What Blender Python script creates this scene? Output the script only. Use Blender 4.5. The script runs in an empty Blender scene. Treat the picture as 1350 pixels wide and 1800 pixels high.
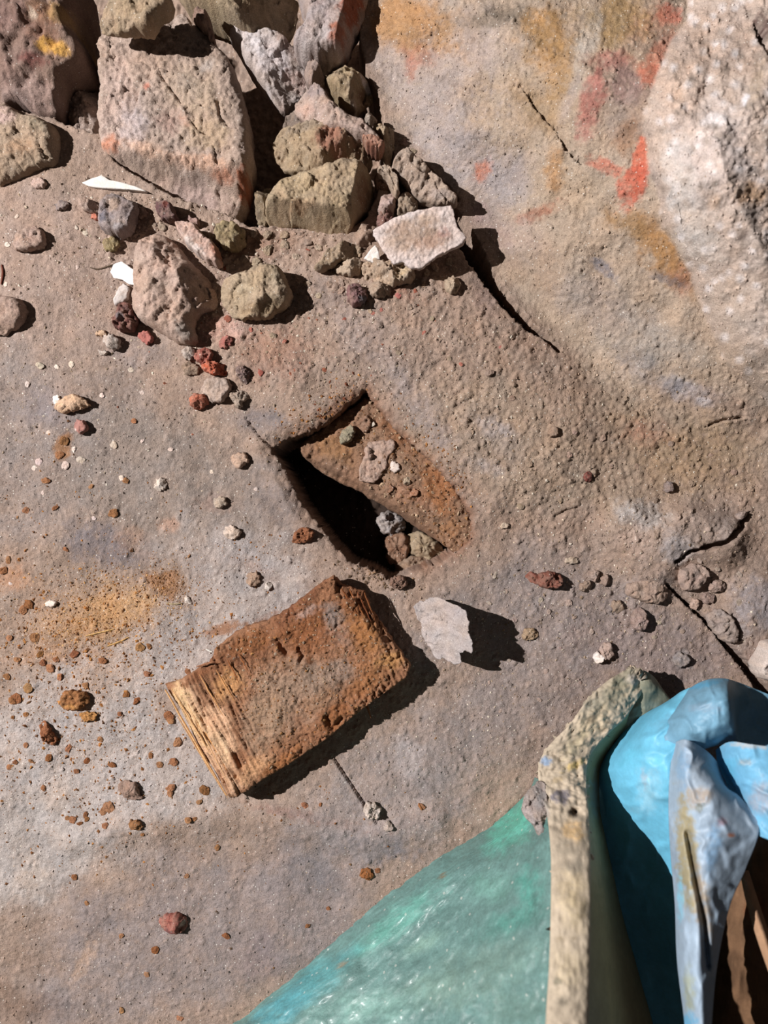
import bpy, math, random
import numpy as np

# ---------------------------------------------------------------- camera, world, lamp, exposure
PX = 0.0004           # metres per pixel at ground level
HC = 0.60             # camera height above the ground
SC = bpy.context.scene
COL = SC.collection

cam_d = bpy.data.cameras.new('camera')
cam = bpy.data.objects.new('camera', cam_d)
COL.objects.link(cam)
cam.location = (0, 0, HC)
cam.rotation_euler = (0, 0, 0)
cam_d.sensor_fit = 'HORIZONTAL'
cam_d.sensor_width = 24.0
cam_d.lens = 24.0 * HC / (1350 * PX)
cam_d.clip_start = 0.01
cam_d.dof.use_dof = True
cam_d.dof.focus_distance = 0.60
cam_d.dof.aperture_fstop = 4.2
SC.camera = cam

world = bpy.data.worlds.new('world')
SC.world = world
world.use_nodes = True
bgn = world.node_tree.nodes['Background']
bgn.inputs[0].default_value = (1.0, 0.88, 0.82, 1)
bgn.inputs[1].default_value = 0.05

from mathutils import Vector
lamp_d = bpy.data.lights.new('work_lamp', 'POINT')        # hand lamp held up to the left
lamp_d.energy = 322.0
lamp_d.color = (1.0, 0.975, 0.955)
lamp_d.shadow_soft_size = 0.012
lamp = bpy.data.objects.new('work_lamp', lamp_d)
COL.objects.link(lamp)
lamp.location = (-1.35, 0.38, 1.43)

SC.view_settings.view_transform = 'Standard'
SC.view_settings.look = 'None'
SC.view_settings.exposure = 0.0
SC.view_settings.gamma = 1.0
SC.view_settings.use_curve_mapping = False

# ---------------------------------------------------------------- maths helpers
def lin(c):
    c = np.asarray(c, float) / 255.0
    return np.where(c <= 0.04045, c / 12.92, ((c + 0.055) / 1.055) ** 2.4)

def W(px, py, z):
    k = PX * (HC - z) / HC
    return (px - 675) * k, (900 - py) * k, z

def _h(ix, iy, s):
    n = (ix.astype(np.int64) * 374761393 + iy.astype(np.int64) * 668265263 + s * 1442695041) & 0xffffffff
    n = ((n ^ (n >> 13)) * 1274126177) & 0xffffffff
    n = ((n ^ (n >> 16)) * 2246822519) & 0xffffffff
    n = n ^ (n >> 15)
    return (n & 0xffffff) / float(0x1000000)

def perlin(X, Y, scale, seed=0):
    x = X / scale; y = Y / scale
    ix = np.floor(x); iy = np.floor(y); fx = x - ix; fy = y - iy
    u = fx * fx * fx * (fx * (fx * 6 - 15) + 10); v = fy * fy * fy * (fy * (fy * 6 - 15) + 10)
    def g(dx, dy):
        a = _h(ix + dx, iy + dy, seed) * 2 * math.pi
        return np.cos(a) * (fx - dx) + np.sin(a) * (fy - dy)
    a = g(0, 0); b = g(1, 0); c = g(0, 1); d = g(1, 1)
    return ((a + u * (b - a)) + v * ((c + u * (d - c)) - (a + u * (b - a)))) * 1.5

def fbm(X, Y, scale, seed=0, octv=4, gain=0.5):
    r = 0; a = 1.0; t = 0
    for i in range(octv):
        r = r + a * perlin(X + 17.3 * i, Y - 9.1 * i, scale, seed + i * 7); t += a; a *= gain; scale /= 2.03
    return r / t * 1.6

def worley(X, Y, cell, seed):
    x = X / cell; y = Y / cell
    ix = np.floor(x); iy = np.floor(y)
    best = np.full(X.shape, 9.0); rid = np.zeros(X.shape); second = np.full(X.shape, 9.0)
    for dx in (-1, 0, 1):
        for dy in (-1, 0, 1):
            cx = ix + dx; cy = iy + dy
            qx = cx + _h(cx, cy, seed); qy = cy + _h(cx, cy, seed + 31)
            d = np.hypot(x - qx, y - qy)
            m = d < best
            second = np.where(m, best, np.minimum(second, d))
            best = np.where(m, d, best)
            rid = np.where(m, _h(cx, cy, seed + 57), rid)
    return best, rid, second

def chips(X, Y, cell, seed):
    """broken-stone relief: every cell is a small tilted plane (height in pixels per unit slope)"""
    Xw = X + 0.25 * cell * perlin(X, Y, cell * 1.3, seed + 2); Yw = Y + 0.25 * cell * perlin(X, Y, cell * 1.3, seed + 4)
    x = Xw / cell; y = Yw / cell
    ix = np.floor(x); iy = np.floor(y)
    best = np.full(X.shape, 9.0); h = np.zeros(X.shape)
    for dx in (-1, 0, 1):
        for dy in (-1, 0, 1):
            cx = ix + dx; cy = iy + dy
            qx = cx + _h(cx, cy, seed); qy = cy + _h(cx, cy, seed + 31)
            d = np.hypot(x - qx, y - qy)
            m = d < best
            best = np.where(m, d, best)
            hh = (x - qx) * (_h(cx, cy, seed + 5) - .5) + (y - qy) * (_h(cx, cy, seed + 6) - .5) + 0.25 * (_h(cx, cy, seed + 7) - .5)
            h = np.where(m, hh, h)
    return h * 2 * cell

def sstep(a, b, x):
    t = np.clip((x - a) / (b - a), 0, 1)
    return t * t * (3 - 2 * t)

def seg_dist(X, Y, poly, closed):
    P = list(poly); n = len(P)
    best = np.full(X.shape, 1e9)
    for i in range(n if closed else n - 1):
        ax, ay = P[i][:2]; bx, by = P[(i + 1) % n][:2]
        vx, vy = bx - ax, by - ay
        L = vx * vx + vy * vy + 1e-9
        t = np.clip(((X - ax) * vx + (Y - ay) * vy) / L, 0, 1)
        best = np.minimum(best, (X - ax - t * vx) ** 2 + (Y - ay - t * vy) ** 2)
    return np.sqrt(best)

def inside(X, Y, poly):
    r = np.zeros(X.shape, bool); n = len(poly)
    for i in range(n):
        ax, ay = poly[i][:2]; bx, by = poly[(i + 1) % n][:2]
        if ay == by: continue
        c = ((ay > Y) != (by > Y)) & (X < (bx - ax) * (Y - ay) / (by - ay) + ax)
        r ^= c
    return r

def sd(X, Y, poly):          # positive inside, pixels
    return np.where(inside(X, Y, poly), 1, -1) * seg_dist(X, Y, poly, True)

def paint(C, X, Y, patches, seed=5):
    """patches: (x, y, rx, ry, angle deg, rgb 0-255, alpha, softness 0..1); own colour stains with ragged edges"""
    for i, p in enumerate(patches):
        x, y, rx, ry, an, c, a, so = p
        R = max(rx, ry) * 1.6
        m = (abs(X - x) < R) & (abs(Y - y) < R)
        if not m.any(): continue
        xs = X[m]; ys = Y[m]
        ca, sa = math.cos(math.radians(an)), math.sin(math.radians(an))
        u = ((xs - x) * ca + (ys - y) * sa) / rx; v = (-(xs - x) * sa + (ys - y) * ca) / ry
        d = np.hypot(u, v)
        d = d + 0.38 * fbm(xs, ys, max(8, min(rx, ry) * 0.9), seed + i, 4, 0.65)
        w = a * (1 - sstep(1 - so, 1.0, d))
        gr = fbm(xs, ys, 11, seed + i + 90, 3, 0.75)
        w = w * np.clip(0.86 + 0.75 * gr + 0.5 * (w - 0.5), 0.25, 1)
        C[m] = C[m] * (1 - w[:, None]) + lin(c)[None, :] * w[:, None]
    return C

# ---------------------------------------------------------------- materials
MATS = {}
def grit_mat(name, bump=0.6, grain=0.28, spec=0.2, rough=0.95, scale=1.0, spark=0.8, trans=0.0, coat=0.0, bump2=0.35, bd=0.0011):
    m = bpy.data.materials.new(name); m.use_nodes = True
    nt = m.node_tree; N = nt.nodes; L = nt.links
    bs = N['Principled BSDF']; out = N['Material Output']
    at = N.new('ShaderNodeAttribute'); at.attribute_name = 'Col'
    tc = N.new('ShaderNodeTexCoord')
    n1 = N.new('ShaderNodeTexNoise'); n1.inputs['Scale'].default_value = 1100 * scale; n1.inputs['Detail'].default_value = 3; n1.inputs['Roughness'].default_value = 0.7
    L.new(tc.outputs['Object'], n1.inputs['Vector'])
    mr = N.new('ShaderNodeMapRange'); mr.inputs['From Min'].default_value = 0.3; mr.inputs['From Max'].default_value = 0.7
    mr.inputs['To Min'].default_value = 1 - grain; mr.inputs['To Max'].default_value = 1 + grain
    L.new(n1.outputs['Fac'], mr.inputs['Value'])
    n2 = N.new('ShaderNodeTexNoise'); n2.inputs['Scale'].default_value = 160 * scale; n2.inputs['Detail'].default_value = 5; n2.inputs['Roughness'].default_value = 0.65
    L.new(tc.outputs['Object'], n2.inputs['Vector'])
    mr2 = N.new('ShaderNodeMapRange'); mr2.inputs['From Min'].default_value = 0.3; mr2.inputs['From Max'].default_value = 0.7
    mr2.inputs['To Min'].default_value = 0.86; mr2.inputs['To Max'].default_value = 1.12
    L.new(n2.outputs['Fac'], mr2.inputs['Value'])
    mu = N.new('ShaderNodeMath'); mu.operation = 'MULTIPLY'; L.new(mr.outputs[0], mu.inputs[0]); L.new(mr2.outputs[0], mu.inputs[1])
    vm = N.new('ShaderNodeVectorMath'); vm.operation = 'SCALE'; L.new(at.outputs['Color'], vm.inputs[0]); L.new(mu.outputs[0], vm.inputs['Scale'])
    vo = N.new('ShaderNodeTexVoronoi'); vo.inputs['Scale'].default_value = 620 * scale
    L.new(tc.outputs['Object'], vo.inputs['Vector'])
    lt = N.new('ShaderNodeMath'); lt.operation = 'LESS_THAN'; lt.inputs[1].default_value = 0.27; L.new(vo.outputs['Distance'], lt.inputs[0])
    sep = N.new('ShaderNodeSeparateColor'); L.new(vo.outputs['Color'], sep.inputs[0])
    gt = N.new('ShaderNodeMath'); gt.operation = 'GREATER_THAN'; gt.inputs[1].default_value = 0.94; L.new(sep.outputs[0], gt.inputs[0])
    mm = N.new('ShaderNodeMath'); mm.operation = 'MULTIPLY'; L.new(lt.outputs[0], mm.inputs[0]); L.new(gt.outputs[0], mm.inputs[1])
    m3 = N.new('ShaderNodeMath'); m3.operation = 'MULTIPLY'; L.new(mm.outputs[0], m3.inputs[0]); m3.inputs[1].default_value = spark
    mx = N.new('ShaderNodeMix'); mx.data_type = 'RGBA'; L.new(m3.outputs[0], mx.inputs[0]); L.new(vm.outputs[0], mx.inputs[6]); mx.inputs[7].default_value = (0.72, 0.68, 0.62, 1)
    L.new(mx.outputs[2], bs.inputs['Base Color'])
    bs.inputs['Roughness'].default_value = rough
    bs.inputs['Specular IOR Level'].default_value = spec
    bs.inputs['Coat Weight'].default_value = coat
    bs.inputs['Coat Roughness'].default_value = 0.25
    bp = N.new('ShaderNodeBump'); bp.inputs['Strength'].default_value = bump; bp.inputs['Distance'].default_value = bd
    n3 = N.new('ShaderNodeTexNoise'); n3.inputs['Scale'].default_value = 750 * scale; n3.inputs['Detail'].default_value = 4; n3.inputs['Roughness'].default_value = 0.75
    L.new(tc.outputs['Object'], n3.inputs['Vector'])
    bp2 = N.new('ShaderNodeBump'); bp2.inputs['Strength'].default_value = bump * bump2; bp2.inputs['Distance'].default_value = 0.0022
    n4 = N.new('ShaderNodeTexNoise'); n4.inputs['Scale'].default_value = 260 * scale; n4.inputs['Detail'].default_value = 5; n4.inputs['Roughness'].default_value = 0.7
    L.new(tc.outputs['Object'], n4.inputs['Vector']); L.new(n4.outputs['Fac'], bp2.inputs['Height'])
    L.new(bp2.outputs[0], bp.inputs['Normal'])
    L.new(n3.outputs['Fac'], bp.inputs['Height']); L.new(bp.outputs[0], bs.inputs['Normal'])
    if trans > 0:
        tl = N.new('ShaderNodeBsdfTranslucent'); L.new(mx.outputs[2], tl.inputs['Color'])
        ms = N.new('ShaderNodeMixShader'); ms.inputs[0].default_value = trans
        L.new(bs.outputs[0], ms.inputs[1]); L.new(tl.outputs[0], ms.inputs[2]); L.new(ms.outputs[0], out.inputs['Surface'])
    MATS[name] = m
    return m

grit_mat('dust_ground', 0.8, 0.24, spark=0.6)
grit_mat('stone', 0.8, 0.26, spark=0.45)
grit_mat('pebble_stone', 0.6, 0.2, spark=0.3)
grit_mat('plaster', 0.35, 0.07, spark=0.0)
grit_mat('rotten_wood', 0.9, 0.30, spark=0.25)
grit_mat('bag_plastic', 0.5, 0.16, spec=0.5, rough=0.5, scale=0.45, spark=0.3, trans=0.10, coat=0.2)
grit_mat('foam', 0.3, 0.10, scale=0.25, spark=0.0, trans=0.1)
grit_mat('thin_plastic', 0.12, 0.06, spec=0.4, rough=0.5, scale=0.3, spark=0.0, trans=0.28)
grit_mat('film', 0.12, 0.10, spec=0.4, rough=0.5, scale=0.3, spark=0.0, trans=0.22)

# ---------------------------------------------------------------- mesh helpers
def mesh_obj(name, co, faces_q=None, faces_t=None, col=None, mat=None, parent=None, smooth=True, loc=(0, 0, 0), faces=None):
    me = bpy.data.meshes.new(name)
    co = np.asarray(co, np.float32) - np.asarray(loc, np.float32)[None, :]
    if faces is not None:
        me.from_pydata(co.tolist(), [], faces)
    else:
        loops = []; starts = []; tot = 0
        nq = 0 if faces_q is None else len(faces_q); ntr = 0 if faces_t is None else len(faces_t)
        arr = []
        if nq: arr.append(np.asarray(faces_q).reshape(-1))
        if ntr: arr.append(np.asarray(faces_t).reshape(-1))
        arr = np.concatenate(arr).astype(np.int32)
        st = np.concatenate([np.arange(nq) * 4, nq * 4 + np.arange(ntr) * 3]).astype(np.int32)
        me.vertices.add(len(co)); me.vertices.foreach_set('co', co.reshape(-1))
        me.loops.add(len(arr)); me.loops.foreach_set('vertex_index', arr)
        me.polygons.add(len(st)); me.polygons.foreach_set('loop_start', st)
        me.update(calc_edges=True)
        me.validate()
    if col is not None:
        a = me.color_attributes.new('Col', 'FLOAT_COLOR', 'POINT')
        buf = np.ones((len(co), 4), np.float32); buf[:, :3] = col
        a.data.foreach_set('color', buf.reshape(-1))
    me.polygons.foreach_set('use_smooth', np.full(len(me.polygons), bool(smooth)))
    if mat: me.materials.append(MATS[mat])
    o = bpy.data.objects.new(name, me); COL.objects.link(o)
    o.location = loc
    if parent is not None:
        o.parent = parent
        o.location = np.asarray(loc) - np.asarray(parent.location)
    return o

def tag(o, label=None, cat=None, group=None, kind=None):
    if label: o['label'] = label
    if cat: o['category'] = cat
    if group: o['group'] = group
    if kind: o['kind'] = kind
    return o

def empty(name, loc, label, cat, group=None):
    o = bpy.data.objects.new(name, None); COL.objects.link(o); o.location = loc
    o.empty_display_size = 0.01
    return tag(o, label, cat, group)

# ================================================================= GROUND HEIGHT FIELD
STEP = 2.5
gx = np.arange(-150, 1501, STEP); gy = np.arange(-150, 1951, STEP)
X, Y = np.meshgrid(gx, gy)

# ground that rises as the rock face on the right
WALL_LINE = [(640, -200), (640, 0), (628, 60), (650, 130), (690, 220), (745, 285), (812, 365), (858, 450), (912, 535), (990, 612), (1080, 700), (1210, 790), (1360, 850), (1700, 980)]
wall_poly = WALL_LINE + [(1700, -200)]
dw = sd(X, Y, wall_poly)
dwp = np.clip(dw, 0, None)
soft = sstep(0, 90, dwp)
Zl = (0.00042 * 0.42) * dwp * soft
# wall flattens towards its lower end
Zl *= 1 - 0.55 * sstep(450, 900, Y)
# pale boulder at the far right
BOULDER = [(1225, -200), (1205, 30), (1150, 130), (1130, 215), (1142, 300), (1165, 400), (1212, 480), (1245, 580), (1290, 655), (1360, 720), (1700, 900), (1700, -200)]
db = sd(X, Y, BOULDER) + 6 * fbm(X, Y, 60, 3)
Zl = Zl + 0.016 * (1 - np.exp(-np.clip(db, 0, None) / 28.0)) + 0.00008 * np.clip(db, 0, 300)
# broad lumps of the rock face and ground
Zl = Zl + 0.0065 * fbm(X, Y, 190, 11, 3) * sstep(0, 120, dw) + 0.0022 * fbm(X, Y, 160, 12, 2)
# mound of dust between hole and crack
MOUND = [(540, 500), (640, 460), (800, 470), (930, 590), (1050, 700), (1000, 850), (860, 900), (740, 740), (640, 640)]
Zl = Zl + 0.010 * sstep(-70, 60, sd(X, Y, MOUND))
# heap above the hole
Zl = Zl + 0.008 * np.exp(-(((X - 520) / 95) ** 2 + ((Y - 665) / 70) ** 2))
# left-hand slab slopes up a little from the seam
Zl = Zl + 0.012 * sstep(500, -100, X) * sstep(1900, 900, Y)
# swelling of the beam edge below the hole and lower-left fold
Zl = Zl + 0.004 * np.exp(-(seg_dist(X, Y, [(120, 1480), (330, 1440), (470, 1440), (640, 1475), (760, 1440)], False) / 28.0) ** 2)
# stones buried by dust on the right
Zl = Zl + 0.013 * np.exp(-np.clip(seg_dist(X, Y, [(1110, 930), (1150, 990)], False) - 22, 0, None) ** 2 / 30.0 ** 2)
Zl = Zl + 0.015 * np.exp(-np.clip(seg_dist(X, Y, [(1210, 930), (1265, 950)], False) - 20, 0, None) ** 2 / 28.0 ** 2)
Zl = Zl + 0.010 * np.exp(-(((X - 1330) / 60) ** 2 + ((Y - 1050) / 70) ** 2))

Z = Zl.copy()
# coarseness mask
coarse = 0.35 + 0.65 * sstep(-60, 80, sd(X, Y, [(430, 560), (560, 440), (820, 470), (1000, 600), (1360, 640), (1360, 960), (1160, 1000), (900, 1000), (870, 930), (700, 700)]))
coarse = np.maximum(coarse, 0.95 * sstep(-30, 50, sd(X, Y, [(150, 290), (620, 380), (720, 560), (560, 700), (420, 700), (330, 620), (180, 560)])))
coarse = np.maximum(coarse, 0.75 * sstep(-60, 60, sd(X, Y, [(900, 1000), (1360, 950), (1360, 1220), (1200, 1210), (900, 1160)])))
coarse = np.maximum(coarse, 0.7 * sstep(0, 60, dw))
coarse = np.maximum(coarse, 0.5 * sstep(600, 700, X) * sstep(950, 1050, Y))
Z += 0.0009 * fbm(X, Y, 34, 21, 3) * (0.45 + coarse)
Z += 0.00045 * fbm(X, Y, 7, 22, 2, 0.8) * (0.35 + coarse)
CR = np.zeros_like(X)
for cell, hgt, dens, sdn in ((6.5, 0.00060, 0.8, 41), (10, 0.0010, 0.5, 42), (16, 0.0015, 0.16, 43)):
    f1, rid, f2 = worley(X + 2 * perlin(X, Y, 7, 4), Y + 2 * perlin(X, Y, 7, 8), cell, sdn)
    on = (rid < dens * np.clip(coarse, 0, 1)) 
    r = 0.28 + 0.25 * (rid / dens)
    b = np.sqrt(np.clip(1 - (f1 / r) ** 2, 0, 1)) * on
    Z += hgt * b * (0.5 + 0.5 * coarse)
    CR = np.maximum(CR, b * (0.5 + rid))

def carve(line, width, depth, seed=1, rag=2.0):
    """narrow crack along a polyline; width list per point"""
    global Z
    x0 = min(p[0] for p in line) - 40; x1 = max(p[0] for p in line) + 40
    y0 = min(p[1] for p in line) - 40; y1 = max(p[1] for p in line) + 40
    m = (X > x0) & (X < x1) & (Y > y0) & (Y < y1)
    xs = X[m]; ys = Y[m]
    best = np.full(xs.shape, 1e9)
    for (ax, ay, aw), (bx, by, bw) in zip([tuple(p) + (w,) for p, w in zip(line, width)][:-1], [tuple(p) + (w,) for p, w in zip(line, width)][1:]):
        vx, vy = bx - ax, by - ay; L = vx * vx + vy * vy
        t = np.clip(((xs - ax) * vx + (ys - ay) * vy) / L, 0, 1)
        d = np.hypot(xs - ax - t * vx, ys - ay - t * vy) - (aw + t * (bw - aw))
        best = np.minimum(best, d)
    best += rag * fbm(xs, ys, 12, seed, 3, 0.7)
    Z[m] -= depth * (1 - sstep(-2.0, 2.0, best))

def pit(poly, depth, edge=4, rag=4, seed=1, rs=16):
    global Z
    x0 = min(p[0] for p in poly) - 40; x1 = max(p[0] for p in poly) + 40
    y0 = min(p[1] for p in poly) - 40; y1 = max(p[1] for p in poly) + 40
    m = (X > x0) & (X < x1) & (Y > y0) & (Y < y1)
    d = sd(X[m], Y[m], poly) + rag * fbm(X[m], Y[m], rs, seed, 4, 0.65)
    w = sstep(-edge / 2, edge / 2, d)
    Z[m] = Z[m] * (1 - w) + (depth + 0.002 * fbm(X[m], Y[m], 14, 3)) * w

HOLE = [(480, 790), (500, 776), (540, 762), (580, 742), (610, 716), (640, 688), (650, 700), (700, 762), (760, 815), (800, 862), (824, 905), (826, 945),
        (806, 966), (775, 985), (735, 1000), (690, 1018), (662, 1002), (620, 988), (590, 958), (560, 920), (530, 880), (512, 840), (496, 812)]
# rusty lip: slight drop-off round the hole
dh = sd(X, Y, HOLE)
Z -= 0.0018 * np.exp(-(np.clip(-dh, 0, None) / 6.0) ** 2)
Z += 0.0016 * fbm(X, Y, 12, 55, 3, .7) * np.exp(-(np.clip(-dh - 4, 0, None) / 22.0) ** 2)
Z += 0.003 * np.exp(-((dh + 26) / 14.0) ** 2) * sstep(640, 480, X)
pit(HOLE, -0.062, 3.5, 4.5, 7, 11)
# void below the rubble, upper left
RUBBLE_PIT = [(-150, -150), (-150, 184), (30, 190), (60, 196), (96, 206), (125, 218), (180, 235), (200, 280), (300, 340), (400, 375), (440, 395), (520, 392), (600, 405), (640, 385), (665, 330), (690, 280), (672, 215), (662, 165), (640, 120), (628, 60), (645, -150)]
pit(RUBBLE_PIT, -0.085, 6, 3, 17)
pit([(735, 352), (765, 362), (800, 368), (838, 420), (856, 462), (905, 536), (935, 572), (930, 582), (890, 545), (850, 495), (822, 455), (812, 438), (800, 420), (760, 400), (738, 372)], -0.055, 4, 4, 27)
carve([(925, 572), (955, 590), (983, 616)], [5, 3, 2], 0.03, 28)
carve([(915, 150), (940, 182), (975, 225), (1000, 262), (1022, 288)], [1, 3, .3, 3.5, 0.2], 0.007, 31, 5.5)
carve([(738, 285), (775, 318), (805, 350)], [3, 1, 2], 0.012, 32)
carve([(1060, 955), (1110, 1000), (1160, 1028)], [0.5, 0.2, 0.5], 0.003, 33)
carve([(1172, 1028), (1195, 1048), (1240, 1090), (1275, 1130), (1310, 1170), (1345, 1215), (1370, 1240)], [1, 2, 2.5, 4.5, 7, 9, 9], 0.022, 34, 2.0)
carve([(1190, 988), (1215, 970), (1245, 962), (1280, 955), (1302, 930), (1316, 902)], [2, 2, 4, 5, 5, 2], 0.014, 35, 2.5)
carve([(1288, 1080), (1298, 1100), (1300, 1125)], [1, 2, 0.5], 0.006, 36)
carve([(586, 1332), (610, 1368), (635, 1405), (662, 1446)], [0.9, 1.2, 0.9, 1.2], 0.007, 37, 0.8)
carve([(1240, 750), (1275, 738), (1310, 732)], [0.5, 2.5, 1.0], 0.006, 38, 2.0)
carve([(975, 908), (995, 897), (1015, 892)], [0.5, 1.5, 1.2], 0.004, 39, 2)
carve([(527, 500), (560, 545), (600, 595), (650, 640), (700, 700), (745, 760), (800, 820), (858, 925)], [.6, 1, 1, 1, 1, .6, .4, .4], 0.0016, 40, 1.0)
carve([(1075, 1075), (1092, 1095), (1110, 1105)], [0.2, 0.3, 0.2], 0.003, 45, 1)
carve([(1330, 45), (1346, 72), (1360, 90)], [4, 9, 9], 0.012, 46, 3)
carve([(1195, 355), (1202, 395)], [0.5, 1.5], 0.004, 47, 2)
carve([(432, 735), (455, 765), (480, 788)], [1, 2, 2], 0.004, 48, 2)
# deep pores of the pale boulder
f1, rid, f2 = worley(X, Y, 34, 71)
Z -= 0.0018 * np.clip(1 - f1 / 0.5, 0, 1) * (rid < 0.35) * sstep(5, 40, db)
Z += 0.0012 * fbm(X, Y, 22, 72, 3) * sstep(5, 40, db)

def gh(px, py):
    i = min(max((px - gx[0]) / STEP, 0), len(gx) - 2); j = min(max((py - gy[0]) / STEP, 0), len(gy) - 2)
    a = int(i); b = int(j); u = i - a; v = j - b
    return float((Z[b, a] * (1 - u) + Z[b, a + 1] * u) * (1 - v) + (Z[b + 1, a] * (1 - u) + Z[b + 1, a + 1] * u) * v)

# ---- colours of the ground (own dust, stains, pigment; shade painted into the hole)
C = np.empty(X.shape + (3,)); C[:] = lin((150, 129, 112))
G = []
def g(*a): G.append(a)
# floor, broad areas
g(130, 480, 330, 240, 0, (152, 131, 116), .9, .6)
g(60, 760, 330, 200, 20, (137, 124, 115), .9, .6)
g(300, 850, 330, 170, 20, (136, 123, 112), .9, .6)
g(480, 880, 110, 60, 60, (112, 105, 103), .6, .8)
g(90, 720, 90, 60, 20, (118, 112, 114), .6, .8)
g(180, 960, 130, 60, 20, (108, 103, 106), .75, .8)
g(40, 930, 90, 50, 0, (128, 118, 112), .6, .8)
g(240, 620, 90, 40, 10, (138, 126, 120), .6, .8)
g(420, 1000, 190, 110, 30, (158, 148, 141), .9, .6)
g(380, 1110, 220, 110, -30, (162, 152, 144), .9, .6)
g(130, 1330, 330, 200, -20, (165, 155, 147), .95, .5)
g(60, 1500, 190, 130, -30, (163, 154, 146), .95, .5)
g(300, 1370, 160, 130, 0, (168, 158, 150), .8, .6)
g(300, 1650, 420, 190, -20, (139, 127, 121), .85, .6)
g(20, 1690, 120, 130, 0, (140, 120, 104), .8, .7)
g(40, 1770, 110, 50, 0, (112, 90, 74), .6, .8)
g(170, 1610, 90, 60, -40, (120, 113, 112), .6, .8)
g(100, 1780, 60, 60, 0, (120, 110, 106), .6, .8)
g(150, 1690, 18, 60, 28, (172, 142, 116), .55, .6)
g(520, 1600, 200, 160, -30, (137, 125, 120), .8, .7)
g(640, 1480, 130, 45, 10, (112, 110, 113), .8, .5)
g(560, 1540, 90, 50, 20, (120, 116, 117), .6, .8)
g(560, 1440, 160, 14, 12, (142, 108, 92), .75, .6)
g(760, 1430, 120, 18, -20, (138, 106, 92), .55, .7)
g(460, 1690, 60, 60, 0, (128, 113, 112), .5, .8)
# centre and right ground
g(680, 1400, 260, 130, -20, (148, 137, 131), .85, .7)
g(950, 1130, 330, 200, 0, (138, 126, 119), .9, .6)
g(820, 1300, 230, 120, -25, (140, 128, 121), .85, .7)
g(1150, 1150, 230, 110, 10, (134, 119, 113), .7, .7)
g(720, 1330, 40, 80, -25, (164, 156, 152), .6, .8)
g(1000, 760, 380, 200, 10, (150, 130, 109), .9, .6)
g(1220, 790, 180, 90, 15, (146, 122, 92), .75, .7)
g(1130, 760, 60, 40, 15, (152, 106, 80), .6, .9)
g(860, 820, 55, 20, 20, (158, 148, 142), .6, .8)
g(870, 750, 50, 26, 20, (156, 148, 145), .7, .7)
g(870, 770, 110, 40, 40, (146, 132, 120), .5, .8)
g(840, 560, 330, 130, 38, (146, 124, 106), .85, .6)
g(630, 580, 60, 150, -40, (134, 122, 116), .6, .8)
g(740, 720, 40, 150, -38, (137, 126, 121), .7, .8)
g(480, 620, 120, 80, 0, (146, 112, 92), .75, .7)
g(390, 575, 55, 30, 10, (176, 140, 124), .8, .5)
g(600, 720, 60, 30, -30, (130, 84, 56), .6, .8)
g(470, 735, 55, 28, 10, (112, 107, 108), .7, .7)
g(700, 510, 60, 20, 20, (150, 96, 70), .5, .9)
g(850, 520, 50, 30, 60, (128, 108, 100), .6, .8)
g(150, 400, 130, 80, 0, (152, 130, 114), .8, .6)
g(450, 430, 120, 40, 0, (138, 108, 88), .7, .7)
g(620, 420, 60, 120, 20, (142, 118, 98), .6, .8)
# whitish buried stones
g(1130, 905, 60, 34, 20, (168, 160, 152), .85, .6)
g(1125, 950, 55, 38, 30, (170, 148, 132), .8, .6)
g(1190, 960, 50, 45, 40, (160, 150, 144), .8, .6)
g(1240, 925, 70, 45, 0, (158, 142, 130), .8, .6)
g(1330, 1060, 70, 60, 20, (144, 138, 138), .8, .6)
g(1200, 1160, 26, 22, 0, (132, 128, 126), .7, .6)
g(1280, 1110, 60, 30, 40, (148, 138, 130), .6, .8)
# orange wood dust on the left
g(190, 1075, 120, 62, -14, (184, 142, 94), .88, .75)
g(140, 1095, 150, 70, -10, (168, 128, 88), .6, .9)
g(290, 1028, 42, 30, 10, (146, 108, 76), .9, .4)
g(90, 1050, 100, 50, 0, (150, 124, 102), .55, .9)
g(20, 1010, 40, 50, 0, (168, 122, 86), .7, .8)
g(230, 950, 60, 40, 40, (156, 122, 98), .5, .9)
g(190, 1180, 110, 70, -10, (168, 134, 104), .55, .9)
g(100, 1150, 130, 30, -5, (162, 118, 80), .55, .9)
g(395, 1105, 50, 14, -14, (142, 100, 68), .85, .5)
g(460, 1095, 60, 16, -30, (128, 84, 54), .6, .6)
g(295, 925, 28, 22, 0, (170, 132, 108), .6, .8)
g(380, 885, 60, 24, 0, (150, 118, 100), .5, .9)
g(110, 785, 20, 34, 20, (140, 96, 54), .8, .5)
g(95, 1390, 60, 40, 0, (186, 168, 152), .6, .8)
g(60, 1540, 40, 60, 10, (176, 158, 140), .5, .8)
g(450, 1000, 60, 22, 30, (150, 132, 122), .6, .8)
g(445, 745, 60, 30, 25, (128, 118, 114), .6, .8)
# rust round the hole
lsd = (X - 480) * 0.735 - (Y - 790) * 0.678
ring = (0.3 + 0.7 * sstep(15, 80, lsd)) * np.exp(-(np.clip(-dh, 0, None) / 15.0) ** 1.3) * (dh < 2)
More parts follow.
